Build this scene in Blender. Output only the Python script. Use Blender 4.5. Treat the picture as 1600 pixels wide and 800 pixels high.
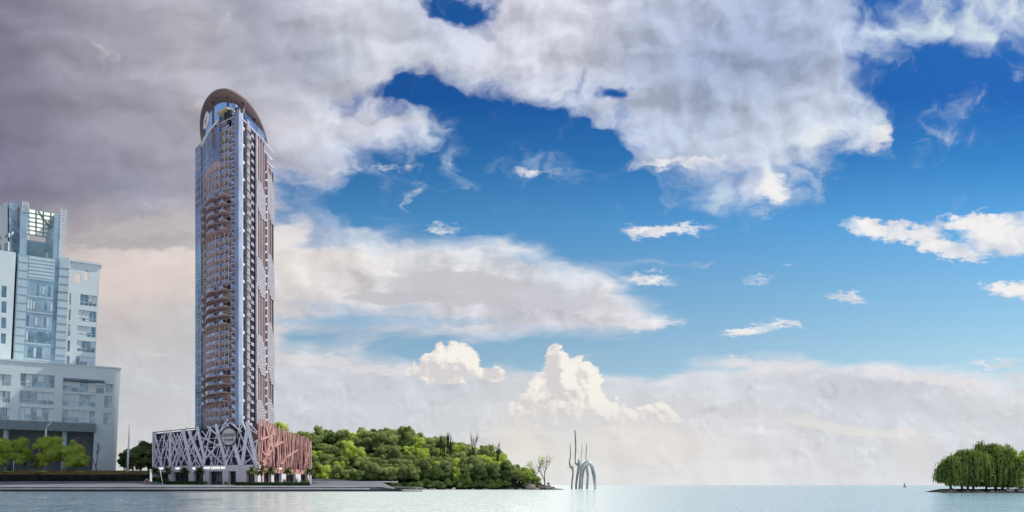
import bpy, bmesh, math, random
from mathutils import Vector, Matrix, noise as mnoise
R = math.radians
random.seed(7)
for o in list(bpy.data.objects): bpy.data.objects.remove(o)
sc = bpy.context.scene
col = sc.collection
FPX = 1100.0; HZ = 758.0; CAMZ = 2.7
# ---------------------------------------------------------------- camera
cd = bpy.data.cameras.new('camera'); cam = bpy.data.objects.new('camera', cd); col.objects.link(cam)
cam.location = (0, 0, CAMZ); cam.rotation_euler = (R(90), 0, 0)
cd.sensor_width = 36; cd.lens = FPX/1600*36; cd.shift_y = (HZ-400)/1600
cd.clip_start = .5; cd.clip_end = 90000
sc.camera = cam
sc.view_settings.view_transform = 'Standard'; sc.view_settings.look = 'None'
sc.view_settings.exposure = 0; sc.view_settings.gamma = 1
sc.render.resolution_x = 1024; sc.render.resolution_y = 512
# ---------------------------------------------------------------- sun
SUN_EL, SUN_AZ = 54.0, 74.0          # azimuth clockwise from +Y (the view direction): to the right, a little behind the scene's front
sd = bpy.data.lights.new('sun', 'SUN'); sun = bpy.data.objects.new('sun', sd); col.objects.link(sun)
sd.energy = 4.2; sd.angle = R(.55); sd.color = (1, .9, .78)
sdir = Vector((math.sin(R(SUN_AZ))*math.cos(R(SUN_EL)), math.cos(R(SUN_AZ))*math.cos(R(SUN_EL)), math.sin(R(SUN_EL))))
sun.rotation_euler = (-sdir).to_track_quat('-Z', 'Y').to_euler()
sun.location = (200, 200, 400)
# ---------------------------------------------------------------- node helper
def lin(c):
    c = c/255
    return c/12.92 if c <= .04045 else ((c+.055)/1.055)**2.4
def rgb(*c): return (lin(c[0]), lin(c[1]), lin(c[2]), 1)
class NT:
    def __init__(s, nt): s.nt = nt; s.n = nt.nodes; s.l = nt.links
    def new(s, t, **kw):
        n = s.n.new(t)
        for k, v in kw.items(): setattr(n, k, v)
        return n
    def put(s, sock, v):
        if isinstance(v, bpy.types.NodeSocket): s.l.new(v, sock)
        elif v is not None: sock.default_value = v
    def math(s, op, a, b=None, c=None, clamp=False):
        n = s.new('ShaderNodeMath', operation=op, use_clamp=clamp)
        for i, v in enumerate((a, b, c)): s.put(n.inputs[i], v)
        return n.outputs[0]
    def vm(s, op, a, b=None, scale=None):
        n = s.new('ShaderNodeVectorMath', operation=op)
        s.put(n.inputs[0], a); s.put(n.inputs[1], b)
        if scale is not None: s.put(n.inputs['Scale'], scale)
        return n.outputs['Value'] if op in ('LENGTH', 'DOT_PRODUCT') else n.outputs[0]
    def xyz(s, x, y, z=0.0):
        n = s.new('ShaderNodeCombineXYZ')
        for i, v in enumerate((x, y, z)): s.put(n.inputs[i], v)
        return n.outputs[0]
    def sep(s, v):
        n = s.new('ShaderNodeSeparateXYZ'); s.put(n.inputs[0], v); return n.outputs
    def noise(s, vec, scale, detail=4, rough=.5, dist=0, color=False, dims='2D'):
        n = s.new('ShaderNodeTexNoise', noise_dimensions=dims); s.put(n.inputs['Vector'], vec)
        n.inputs['Scale'].default_value = scale; n.inputs['Detail'].default_value = detail
        n.inputs['Roughness'].default_value = rough; n.inputs['Distortion'].default_value = dist
        return s.c2v(n.outputs['Color']) if color else n.outputs['Fac']
    def c2v(s, c):
        n = s.new('ShaderNodeSeparateColor'); s.put(n.inputs[0], c); return s.xyz(*n.outputs)
    def v2c(s, v):
        a = s.sep(v); n = s.new('ShaderNodeCombineColor')
        for i in range(3): s.put(n.inputs[i], a[i])
        return n.outputs[0]
    def mapr(s, v, a, b, c=0.0, d=1.0, smooth=True):
        n = s.new('ShaderNodeMapRange', interpolation_type='SMOOTHSTEP' if smooth else 'LINEAR')
        s.put(n.inputs[0], v)
        for i, q in enumerate((a, b, c, d)): s.put(n.inputs[i+1], q)
        return n.outputs[0]
    def mix(s, f, a, b, blend='MIX'):
        n = s.new('ShaderNodeMix', data_type='RGBA', blend_type=blend)
        s.put(n.inputs[0], f); s.put(n.inputs[6], a); s.put(n.inputs[7], b)
        return n.outputs[2]
    def mixf(s, f, a, b):
        n = s.new('ShaderNodeMix', data_type='FLOAT')
        s.put(n.inputs[0], f); s.put(n.inputs[2], a); s.put(n.inputs[3], b)
        return n.outputs[0]
    def ramp(s, f, stops, interp='LINEAR'):
        n = s.new('ShaderNodeValToRGB'); s.put(n.inputs[0], f); cr = n.color_ramp; cr.interpolation = interp
        while len(cr.elements) < len(stops): cr.elements.new(1.0)
        for e, (p, c) in zip(cr.elements, stops): e.position = p; e.color = c
        return n.outputs
    def blob(s, p, cx, cy, rx, ry, rot=0.0):
        if abs(rot) < 2.5:
            m = s.new('ShaderNodeVectorMath', operation='MULTIPLY_ADD'); s.put(m.inputs[0], p)
            m.inputs[1].default_value = (1/rx, 1/ry, 1); m.inputs[2].default_value = (-cx/rx, -cy/ry, 0); mo = m.outputs[0]
        else:
            ca, sa = math.cos(R(rot)), math.sin(R(rot))
            q = s.vm('SUBTRACT', p, (cx, cy, 0))
            mo = s.xyz(s.vm('DOT_PRODUCT', q, (ca/rx, sa/rx, 0)), s.vm('DOT_PRODUCT', q, (-sa/ry, ca/ry, 0)))
        return s.math('SUBTRACT', 1.0, s.vm('LENGTH', mo), clamp=True)
# ---------------------------------------------------------------- world: Nishita sky under layered clouds, all by direction
w = bpy.data.worlds.new('World'); sc.world = w; w.use_nodes = True
w.cycles.sampling_method = 'MANUAL'; w.cycles.sample_map_resolution = 256
sc.cycles.use_adaptive_sampling = True; sc.cycles.adaptive_threshold = .02; sc.cycles.adaptive_min_samples = 8
w.node_tree.nodes.clear(); N = NT(w.node_tree)
SKYS = .08
sky = N.new('ShaderNodeTexSky', sky_type='NISHITA', sun_disc=False)
sky.sun_elevation = R(SUN_EL); sky.sun_rotation = R(SUN_AZ); sky.air_density = 1.0; sky.dust_density = .6; sky.ozone_density = 2.0
tc = N.new('ShaderNodeTexCoord').outputs['Generated']
d = N.vm('NORMALIZE', tc); dx, dy, dz = N.sep(d)
ay = N.math('MAXIMUM', N.math('ABSOLUTE', dy), .13)
U = N.math('MULTIPLY_ADD', N.math('DIVIDE', dx, ay), 11.0, 8.0)        # bearing, in hundredths of a radian-like unit
V = N.math('MULTIPLY_ADD', N.math('DIVIDE', dz, ay), -11.0, 7.58)      # height below the top of the cloud chart
V = N.math('MAXIMUM', V, -4.0)
P = N.xyz(U, V, 0.0)
# anisotropic coordinates for cloud noise: finer and flatter towards the horizon
Pa = N.xyz(U, N.math('MULTIPLY', V, N.mapr(V, 2.0, 7.0, 1.25, 2.2, smooth=False)), 0.0)
w1 = N.vm('SUBTRACT', N.noise(Pa, .9, 3, .5, color=True), (.5, .5, .5))
w2 = N.vm('SUBTRACT', N.noise(Pa, 3.6, 5, .62, color=True), (.5, .5, .5))
wamp = N.mapr(V, 3.5, 6.0, 1.0, .45)
wv = N.vm('SCALE', N.vm('ADD', N.vm('SCALE', w1, scale=.75), N.vm('SCALE', w2, scale=.19)), scale=wamp)
wv = N.vm('MULTIPLY', wv, N.xyz(1.0, N.mapr(V, 3.0, 4.2, 1.0, .45), 1.0))
Pw = N.vm('ADD', P, wv)
Uw, Vw, _ = N.sep(Pw)
# --- density chart, one row every 0.5
G = ["99999999999998"+"45"+"88888888888"+"3"+"1356",
     "9"*14+"8"*13+"77665",
     "9"*12+"8"*15+"20000",
     "9"*11+"4200"+"4677"+"6"+"9999999"+"3"+"0000",
     "9"*11+"887"+"4001567"+"999999"+"82210",
     "9"*11+"7213123426667"+"7520000"+"0",
     "9"*9+"110000000000"+"245620"+"00000",
     "9"*9+"5321"+"0"*19,
     "9"*10+"887777651"+"0"*13,
     "9"*19+"82"+"0"*11,
     "9"*9+"543"+"5678"+"8888"+"73"+"0"*10,
     "9"*9+"54432"+"0"+"0"*7+"233321"+"0011",
     "9"*19+"877"+"9"*8+"86",
     "9"*32]
for g in G: assert len(g) == 32, (len(g), g)
Un = N.math('DIVIDE', Uw, 15.5)
D = None
for k, g in enumerate(G):
    r = N.ramp(Un, [(i/31, (0, 0, 0, int(ch)/9)) for i, ch in enumerate(g)])[1]
    if D is None: D = r
    else: D = N.mixf(N.math('SUBTRACT', N.math('MULTIPLY', Vw, 2.0), k-1.0, clamp=True), D, r)
nA = N.noise(Pw, 1.5, 8, .56, .3)
nB = N.noise(N.vm('MULTIPLY', Pw, (.5, 2.0, 1.0)), 1.5, 6, .52, .2)
n1 = N.mixf(N.mapr(V, 3.0, 4.2), nA, nB)
D = N.math('ADD', D, N.math('MULTIPLY', N.mapr(D, .82, 1.0), .5))
Pr = N.vm('ADD', P, N.vm('SCALE', w1, scale=.5))
r1 = N.noise(Pr, 1.5, 4, .5); r2 = N.noise(N.vm('ADD', Pr, (.12, -.16, 0)), 1.5, 4, .5)
# small separate clouds (centre, radii, turn, amplitude)
SM = [(10.15,3.62,.55,.16,0,1.6),(10.75,3.57,.75,.12,-4,1.0),(13.75,3.58,.75,.24,12,2.2),(14.55,3.78,.95,.26,22,2.2),(15.15,4.02,.55,.15,6,1.8),
      (15.3,3.45,1.3,.17,-6,1.9),(15.75,3.75,1.0,.38,0,2.4),(15.9,4.55,.75,.17,3,2.0),(13.25,4.64,.42,.11,4,1.7),(11.6,5.2,.62,.12,-3,1.6),(12.3,5.05,.5,.1,-3,1.5),
      (10.15,5.05,.7,.16,-4,1.6),(15.55,5.72,.85,.11,-3,1.5),(10.1,4.38,.65,.13,-2,1.3),(9.4,4.85,.7,.2,0,1.0),(11.9,4.35,.4,.1,0,.8),(12.35,4.15,.4,.08,0,.8),
      (6.0,2.6,1.3,.12,-4,.8),(8.4,2.68,.7,.1,0,.8),(10.5,2.55,.9,.13,-3,1.2),(12.15,2.9,.5,.33,-25,1.4),(13.72,2.2,.42,.22,-18,1.3),(12.0,3.3,.4,.18,0,.6),(14.8,2.15,1.2,.3,8,.55),(6.9,3.57,.5,.1,0,.9)]
wsm = N.vm('ADD', P, N.vm('ADD', N.vm('SCALE', w2, scale=.36), N.vm('SCALE', w1, scale=.12)))
S = None
for cx, cy, rx, ry, rot, a in SM:
    S = N.math('MULTIPLY_ADD', N.blob(wsm, cx, cy, rx*(.9 if cx > 11 else 1), ry*.92, rot), a, 0.0 if S is None else S)
HOLES = [(7.1,.12,.75,.3,0,1.5),(9.72,1.42,.3,.22,0,1.2),(6.6,1.5,1.2,.26,8,.9),(8.3,2.1,1.7,.42,10,1.1),(9.5,2.3,.6,.35,0,.8)]
H = None
for cx, cy, rx, ry, rot, a in HOLES:
    H = N.math('MULTIPLY_ADD', N.blob(Pw, cx, cy, rx, ry, rot), a, 0.0 if H is None else H)
nfac = N.math('SUBTRACT', n1, .5)
Dm = N.math('SUBTRACT', N.math('MULTIPLY_ADD', nfac, N.mapr(V, 3.0, 4.4, 1.25, .75), D), H)
A1 = N.mapr(Dm, N.mapr(V, 4.6, 5.6, .08, .30), N.mapr(V, 4.6, 5.6, .94, .72))
A2 = N.mapr(N.math('MULTIPLY_ADD', nfac, 2.4, S), .08, 1.35)
A2 = N.math('MULTIPLY', A2, N.mapr(S, 0.0, .15))
# --- colour chart, one row every 1.0
C = [[(132,127,146),(150,148,160),(165,163,172),(180,178,184),(170,173,184),(203,203,210),(208,209,216),(190,196,214),(212,210,218),(212,210,218),(192,197,212),(178,187,206),(168,180,203),(190,200,220),(195,208,228),(214,222,235)],
     [(128,126,142),(150,149,160),(162,160,170),(178,176,182),(172,173,184),(176,181,194),(206,207,213),(206,208,217),(214,212,220),(208,208,216),(174,183,202),(156,170,195),(156,170,194),(178,190,210),(206,216,232),(206,216,232)],
     [(126,123,142),(140,140,152),(155,154,165),(170,167,174),(192,189,194),(214,212,217),(214,212,218),(200,208,222),(195,205,222),(200,208,224),(190,197,212),(182,191,208),(194,200,213),(214,219,230),(212,218,230),(200,215,232)],
     [(126,122,142),(135,133,148),(145,145,160),(160,158,168),(172,175,188),(175,185,205),(180,200,225),(180,200,225),(185,202,225),(185,205,228),(200,212,230),(200,210,228),(222,225,233),(236,238,242),(240,242,245),(240,240,244)],
     [(155,150,158),(190,182,184),(205,195,193),(214,205,202),(226,218,215),(226,220,219),(226,223,225),(226,224,227),(222,224,230),(216,222,232),(228,230,236),(228,230,236),(234,234,238),(240,240,242),(240,240,242),(232,232,236)],
     [(195,188,190),(205,196,195),(203,196,196),(200,197,198),(208,205,208),(210,206,209),(208,206,212),(204,204,212),(204,205,213),(206,206,214),(218,214,219),(228,224,227),(230,226,229),(230,226,229),(230,226,229),(228,225,228)],
     [(185,185,192),(188,188,195),(192,191,198),(195,194,200),(199,199,206),(199,200,208),(198,199,207),(200,201,208),(206,206,211),(206,206,212),(205,205,212),(206,206,213),(205,205,213),(199,201,211),(199,201,211),(210,209,215)],
     [(198,196,198),(200,198,200),(203,200,201),(205,203,204),(203,204,208),(200,203,210),(203,204,210),(210,209,211),(218,215,213),(219,216,214),(220,216,216),(220,217,218),(217,214,217),(212,211,215),(209,209,214),(208,208,214)],
     [(208,206,208)]*4+[(214,213,215)]*3+[(222,219,219)]*5+[(222,220,222)]*4]
Us = N.math('DIVIDE', N.math('ADD', N.math('MULTIPLY', Uw, .6), N.math('MULTIPLY', U, .4)), 15.0)
Vs = N.math('ADD', N.math('MULTIPLY', Vw, .6), N.math('MULTIPLY', V, .4))
CC = None
for k, row in enumerate(C):
    if k <= 3: row = [(r_*.995+(2 if r_ < 180 else 0), g_*1.01, b_*1.035) for r_, g_, b_ in row]
    if k == 4: row = [(r_+5, g_+5, b_+3) for r_, g_, b_ in row]
    row = [tuple(min(v, 252) for v in q) for q in row]
    if k >= 6: row = [(r_+8, g_+11, b_+11) for r_, g_, b_ in row]
    r = N.ramp(Us, [(i/15, rgb(*c)) for i, c in enumerate(row)], 'EASE' if 0 else 'LINEAR')[0]
    if CC is None: CC = r
    else: CC = N.mix(N.math('SUBTRACT', Vs, k-1.0, clamp=True), CC, r)
Pbw = N.vm('ADD', P, N.vm('SCALE', w2, scale=.10))
def billow(p):
    t = None
    for sc_, a in ((2.1, 1.5), (4.6, .9), (9.5, .5), (20.0, .28)):
        t = N.math('MULTIPLY_ADD', N.math('ABSOLUTE', N.math('SUBTRACT', N.noise(p, sc_, 0, .5), .5)), a, 0.0 if t is None else t)
    return t                                    # about 0 in the creases, .5 on the bulges
# relief: slope of the density noise towards the light, plus soft streaks
rel = N.math('MULTIPLY', N.math('SUBTRACT', r1, r2), N.math('MULTIPLY', N.mapr(V, 4.6, 6.4, 1.25, .3), N.mapr(U, 2.0, 8.0, .25, .8)))
Pst = N.new('ShaderNodeMapping'); N.put(Pst.inputs[0], Pr); Pst.inputs['Rotation'].default_value = (0, 0, R(-26)); Pst.inputs['Scale'].default_value = (.45, 1.7, 1)
st = N.math('SUBTRACT', N.noise(Pst.outputs[0], 1.1, 3, .45), .5)
thin = N.mapr(Dm, .3, 1.2, .07, -.04)
gain = N.math('ADD', N.math('ADD', 1.0, N.math('MULTIPLY', st, N.mapr(V, 3.5, 5.5, .62, .12))), N.math('ADD', rel, thin))
b1 = billow(Pbw); b2 = billow(N.vm('ADD', Pbw, (.05, -.06, 0)))
low = N.mapr(V, 5.3, 6.0)
gain = N.math('ADD', gain, N.math('MULTIPLY', N.math('MULTIPLY_ADD', N.math('SUBTRACT', b1, b2), .22, N.math('MULTIPLY', N.math('SUBTRACT', nB, .5), .30)), N.math('MULTIPLY', N.math('MULTIPLY', low, N.mapr(nA, .42, .62, .1, 1.0)), N.mapr(V, 6.9, 7.6, 1.0, .2))))
gain = N.math('MINIMUM', N.math('MAXIMUM', gain, .74), 1.17)
cl1 = N.vm('SCALE', N.c2v(CC), scale=gain)
cl1 = N.v2c(N.vm('MINIMUM', cl1, (.84, .84, .86)))
cl2 = N.mix(N.math('ADD', N.math('MULTIPLY_ADD', N.math('SUBTRACT', r1, r2), 3.5, .62), N.math('MULTIPLY', nfac, 1.2), clamp=True), rgb(208,213,224), rgb(243,241,241))
# clear air
grade = N.ramp(N.math('DIVIDE', V, 8.0, clamp=True), [(v/8, c+(1,)) for v, c in ((0,(.14,.56,1.08)),(1.5,(.11,.50,1.04)),(2.5,(.22,.80,1.22)),(3.5,(.55,1.22,1.50)),(4.5,(.95,1.38,1.42)),(5.5,(1.27,1.43,1.36)))])
GRADE = grade
clear = N.mix(1.0, N.v2c(N.vm('SCALE', N.c2v(sky.outputs[0]), scale=SKYS)), grade[0], 'MULTIPLY')
c = N.mix(A1, clear, cl1)
c = N.mix(A2, c, cl2)
# dark bank inside the mid band and bands of grey
def soft(p, cx, cy, rx, ry, rot, lo, hi, op, colr, base, nz=.5):
    f = N.math('MULTIPLY_ADD', nfac, nz, N.blob(p, cx, cy, rx, ry, rot))
    return N.mix(N.math('MULTIPLY', N.mapr(f, lo, hi), op), base, colr)
Pl = N.vm('ADD', P, N.vm('SCALE', w2, scale=.3))
c = soft(Pl, 7.35, 4.52, 1.75, .36, 5, .12, .42, .9, rgb(196,196,203), c)
c = soft(Pl, 6.2, 4.66, 1.0, .13, 1, .1, .4, .8, rgb(192,192,200), c)
c = soft(Pl, 8.9, 4.72, 1.3, .22, 8, .1, .5, .7, rgb(205,206,213), c)
c = soft(Pl, 2.2, 3.75, 2.2, .2, -2, .1, .6, .6, rgb(168,163,168), c)
c = soft(Pl, 2.0, 4.35, 2.6, .6, 0, .1, .8, .55, rgb(228,212,203), c)
c = soft(Pl, 2.4, 3.55, 1.5, .25, -6, .1, .6, .5, rgb(196,190,190), c)
c = soft(Pl, 4.5, 3.7, .7, .35, -25, .1, .6, .8, rgb(232,226,224), c)
c = soft(Pl, 6.0, 5.02, 2.6, .13, 1, .1, .5, .55, rgb(150,185,214), c)
# horizon cumulus: crisp puffs, each cauliflower edged; lit from the right
vd = N.math('SUBTRACT', b1, .28)
Pc = N.vm('ADD', P, N.vm('ADD', N.vm('SCALE', w2, scale=.16), (0.0, 0.0, 0.0)))
CU = [(7.05,5.66,.5,.36,0,1.8),(6.85,5.78,.62,.24,0,1.5),(7.68,5.84,.26,.14,0,1.3),(8.7,5.82,.24,.5,0,2.0),(8.62,6.05,.4,.3,0,1.2),(9.05,6.02,.42,.38,0,1.9),(9.05,5.8,.38,.26,0,1.2),(8.5,6.42,.62,.42,0,1.6),(9.35,6.52,.7,.4,0,1.7),
      (10.3,6.58,.45,.34,0,1.5),(8.95,6.35,.5,.42,0,1.1)]
F = None; FR = None
for cx, cy, rx, ry, rot, a in CU:
    F = N.math('MULTIPLY_ADD', N.blob(Pc, cx, cy, rx, ry, rot), a, 0.0 if F is None else F)
Pc2 = N.vm('ADD', Pc, (-.16, .14, 0))
for cx, cy, rx, ry, rot, a in CU:
    FR = N.math('MULTIPLY_ADD', N.blob(Pc2, cx, cy, rx, ry, rot), a, 0.0 if FR is None else FR)
Fe = N.math('MULTIPLY_ADD', vd, 1.5, F)
Ac = N.math('MULTIPLY', N.mapr(Fe, .27, .60), N.mapr(F, .05, .3))
below = N.mapr(V, 6.0, 6.9, 1.0, 0.2)
Ac = N.math('MULTIPLY', Ac, N.mapr(V, 6.2, 7.1, 1.0, .0))
lit = N.math('ADD', N.math('MULTIPLY', N.math('SUBTRACT', FR, F), .8), N.math('ADD', N.math('MULTIPLY', vd, .7), N.math('MULTIPLY_ADD', N.math('SUBTRACT', b1, b2), 1.6, .46)), clamp=True)
cc = N.mix(lit, rgb(214,210,211), rgb(246,242,233))
cc = N.mix(N.math('MULTIPLY', N.math('SUBTRACT', 1.0, below), .6), cc, rgb(224,219,214))
c = N.mix(Ac, c, cc)
# low cream streak cloud on the right and warm glows low over the water
CV = [(12.55,6.58,.55,.16,2,1.6),(13.1,6.7,.6,.13,6,1.6),(13.95,6.78,.9,.08,1,1.4),(15.3,6.75,.25,.09,0,1.3)]
F2 = None
for cx, cy, rx, ry, rot, a in CV:
    F2 = N.math('MULTIPLY_ADD', N.blob(Pc, cx, cy, rx, ry, rot), a, 0.0 if F2 is None else F2)
c = N.mix(N.math('MULTIPLY', N.math('MULTIPLY', N.mapr(N.math('MULTIPLY_ADD', nfac, 1.6, N.math('MULTIPLY_ADD', vd, .4, F2)), .15, 1.1), N.mapr(F2, 0.0, .2)), .5), c, rgb(233,229,222))
for cx, cy, rx, ry, o in [(8.05,6.9,.7,.5,.4),(9.9,6.95,1.2,.5,.28),(10.6,7.0,.9,.4,.25),(14.3,7.1,.6,.5,.25),(8.7,7.2,.6,.5,.2)]:
    c = soft(Pl, cx, cy, rx, ry, 0, .1, .8, o, rgb(232,220,208), c, .9)
# lit tops of the long bank
for cx, cy, rx, ry, rot, o in [(12.0,5.72,1.2,.12,-1,.6),(14.6,5.93,1.5,.12,5,.7),(11.5,5.66,.4,.12,0,.6),(4.9,5.62,.8,.14,3,.5),(5.8,5.78,.8,.1,4,.45)]:
    c = soft(Pl, cx, cy, rx, ry, rot, .1, .6, o, rgb(230,226,227), c, .6)
bg = N.new('ShaderNodeBackground'); N.put(bg.inputs[0], c); bg.inputs[1].default_value = 1.0
out = N.new('ShaderNodeOutputWorld'); N.l.new(bg.outputs[0], out.inputs[0])
# ================================================================ helpers
PI = math.pi
def wx(px, Y): return (px-800)/FPX*Y
def wz(py, Y): return CAMZ+(HZ-py)/FPX*Y
class MB:
    def __init__(s): s.v = []; s.f = []
    def add(s, vs, fs):
        o = len(s.v); s.v += [tuple(v) for v in vs]; s.f += [tuple(i+o for i in f) for f in fs]; return s
    def box(s, x0, x1, y0, y1, z0, z1):
        return s.hexa([(x0,y0,z0),(x1,y0,z0),(x1,y1,z0),(x0,y1,z0),(x0,y0,z1),(x1,y0,z1),(x1,y1,z1),(x0,y1,z1)])
    def hexa(s, v): return s.add(v, [(0,3,2,1),(4,5,6,7),(0,1,5,4),(1,2,6,5),(2,3,7,6),(3,0,4,7)])
    def prism(s, poly, z0, z1):
        n = len(poly)
        if sum(poly[i][0]*poly[(i+1)%n][1]-poly[(i+1)%n][0]*poly[i][1] for i in range(n)) < 0: poly = poly[::-1]
        zz0 = z0 if isinstance(z0, (list, tuple)) else [z0]*n; zz1 = z1 if isinstance(z1, (list, tuple)) else [z1]*n
        vs = [(p[0],p[1],z) for p, z in zip(poly, zz0)]+[(p[0],p[1],z) for p, z in zip(poly, zz1)]
        return s.add(vs, [tuple(range(n-1,-1,-1)), tuple(range(n,2*n))]+[(i,(i+1)%n,n+(i+1)%n,n+i) for i in range(n)])
    def bar(s, a, b, w, t, up=(0,0,1)):
        a, b = Vector(a), Vector(b); d = (b-a).normalized(); u = Vector(up)
        if abs(d.dot(u)) > .98: u = Vector((0,1,0))
        x = d.cross(u).normalized()*w/2; y = x.cross(d).normalized()*t/2
        return s.hexa([a-x-y, a+x-y, a+x+y, a-x+y, b-x-y, b+x-y, b+x+y, b-x+y])
    def tube(s, pts, rad, n=8, cap=True, sq=1.0):
        pts = [Vector(p) for p in pts]; rad = rad if isinstance(rad, (list, tuple)) else [rad]*len(pts)
        vs = []; ref = None
        for i, p in enumerate(pts):
            d = (pts[min(i+1, len(pts)-1)]-pts[max(i-1, 0)]).normalized()
            if ref is None: ref = d.orthogonal()
            ref = (ref-d*ref.dot(d)).normalized(); b = d.cross(ref)
            vs += [p+(ref*math.cos(2*PI*k/n)*sq+b*math.sin(2*PI*k/n))*rad[i] for k in range(n)]
        fs = [(i*n+k, i*n+(k+1)%n, (i+1)*n+(k+1)%n, (i+1)*n+k) for i in range(len(pts)-1) for k in range(n)]
        if cap: fs += [tuple(range(n-1,-1,-1)), tuple((len(pts)-1)*n+k for k in range(n))]
        return s.add(vs, fs)
    def build(s, name, m, parent=None, loc=None, smooth=False):
        o = bpy.data.objects.new(name, None) if 0 else None
        base = Vector((0,0,0))
        if parent is not None:
            q = parent
            while q is not None: base += q.location; q = q.parent
        elif loc is not None: base = Vector(loc)
        me = bpy.data.meshes.new(name); me.from_pydata([tuple(Vector(v)-base) for v in s.v], [], s.f); me.update()
        if smooth: me.polygons.foreach_set('use_smooth', [True]*len(me.polygons))
        me.materials.append(m)
        o = bpy.data.objects.new(name, me); col.objects.link(o)
        if parent is not None: o.parent = parent
        elif loc is not None: o.location = base
        return o
def tag(o, label=None, cat=None, group=None, kind=None):
    if label: o['label'] = label
    if cat: o['category'] = cat
    if group: o['group'] = group
    if kind: o['kind'] = kind
    return o
def empty(name, loc, label, cat, group=None, rz=0):
    o = bpy.data.objects.new(name, None); col.objects.link(o); o.location = loc; o.rotation_euler = (0,0,rz); o.empty_display_size = .5
    return tag(o, label, cat, group)
def copy_tree(o, parent=None):
    c = o.copy(); col.objects.link(c); c.parent = parent
    for ch in list(o.children): copy_tree(ch, c)
    return c
def put(o, loc, rz=0, sc_=1.0, label=None, group=None, cat=None):
    o.location = loc; o.rotation_euler = (0,0,rz); o.scale = (sc_,)*3 if not isinstance(sc_, tuple) else sc_
    return tag(o, label, cat, group)
class Plane:
    """vertical facade plane through two plan points; s runs along it, d is towards the viewer; optional lean along s"""
    def __init__(s, p0, p1, lean=0.0, z0=0.0):
        s.p0 = Vector((p0[0], p0[1])); dd = Vector((p1[0], p1[1]))-s.p0; s.len = dd.length; s.dir = dd.normalized()
        s.n = Vector((s.dir.y, -s.dir.x)); s.lean = lean; s.z0 = z0
    def pt(s, a, z, d=0.0):
        q = s.p0+s.dir*(a+s.lean*(z-s.z0))+s.n*d
        return (q.x, q.y, z)
    def sz(s, px, py, d=0.0):
        k = (px-800)/FPX; o = s.p0+s.n*d
        # (k*Y, Y) = o + dir*t
        t = (o.y*k-o.x)/(s.dir.x-s.dir.y*k); Y = o.y+s.dir.y*t; z = wz(py, Y)
        return t-s.lean*(z-s.z0), z
    def box(s, mb, a0, a1, z0, z1, d0, d1):
        P = s.pt
        return mb.hexa([P(a0,z0,d1),P(a1,z0,d1),P(a1,z0,d0),P(a0,z0,d0),P(a0,z1,d1),P(a1,z1,d1),P(a1,z1,d0),P(a0,z1,d0)])
    def rect(s, x0, y0, x1, y1):
        a, b = s.sz(x0, y1), s.sz(x1, y0); c = s.sz(x0, y0); e = s.sz(x1, y1)
        return (min(a[0], c[0]), max(b[0], e[0]), (a[1]+e[1])/2, (b[1]+c[1])/2)
    def bar(s, mb, a, b, w, t, d=0.0):
        """flat strip from (s,z) a to (s,z) b, width w in the plane, thickness t"""
        dx, dz = b[0]-a[0], b[1]-a[1]; L = math.hypot(dx, dz); nx, nz = -dz/L*w/2, dx/L*w/2
        q = [(a[0]+nx, a[1]+nz), (a[0]-nx, a[1]-nz), (b[0]-nx, b[1]-nz), (b[0]+nx, b[1]+nz)]
        return mb.hexa([s.pt(x, z, d+t/2) for x, z in q]+[s.pt(x, z, d-t/2) for x, z in q])
    def wall(s, mb, a0, a1, z0, z1, holes, rev, d=0.0):
        xs = sorted({a0, a1, *[min(max(h[i], a0), a1) for h in holes for i in (0, 1)]}); zs = sorted({z0, z1, *[min(max(h[i], z0), z1) for h in holes for i in (2, 3)]})
        for i in range(len(xs)-1):
            for j in range(len(zs)-1):
                cx, cz = (xs[i]+xs[i+1])/2, (zs[j]+zs[j+1])/2
                if xs[i+1]-xs[i] < 1e-4 or zs[j+1]-zs[j] < 1e-4: continue
                if any(h[0] < cx < h[1] and h[2] < cz < h[3] for h in holes): continue
                mb.add([s.pt(xs[i],zs[j],d), s.pt(xs[i+1],zs[j],d), s.pt(xs[i+1],zs[j+1],d), s.pt(xs[i],zs[j+1],d)], [(0,1,2,3)])
        for a, b, c, e in holes:
            q = [(a,c),(b,c),(b,e),(a,e)]
            for k in range(4):
                (x1,y1),(x2,y2) = q[k], q[(k+1)%4]
                mb.add([s.pt(x1,y1,d), s.pt(x2,y2,d), s.pt(x2,y2,d-rev), s.pt(x1,y1,d-rev)], [(3,2,1,0)])
        return mb
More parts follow.
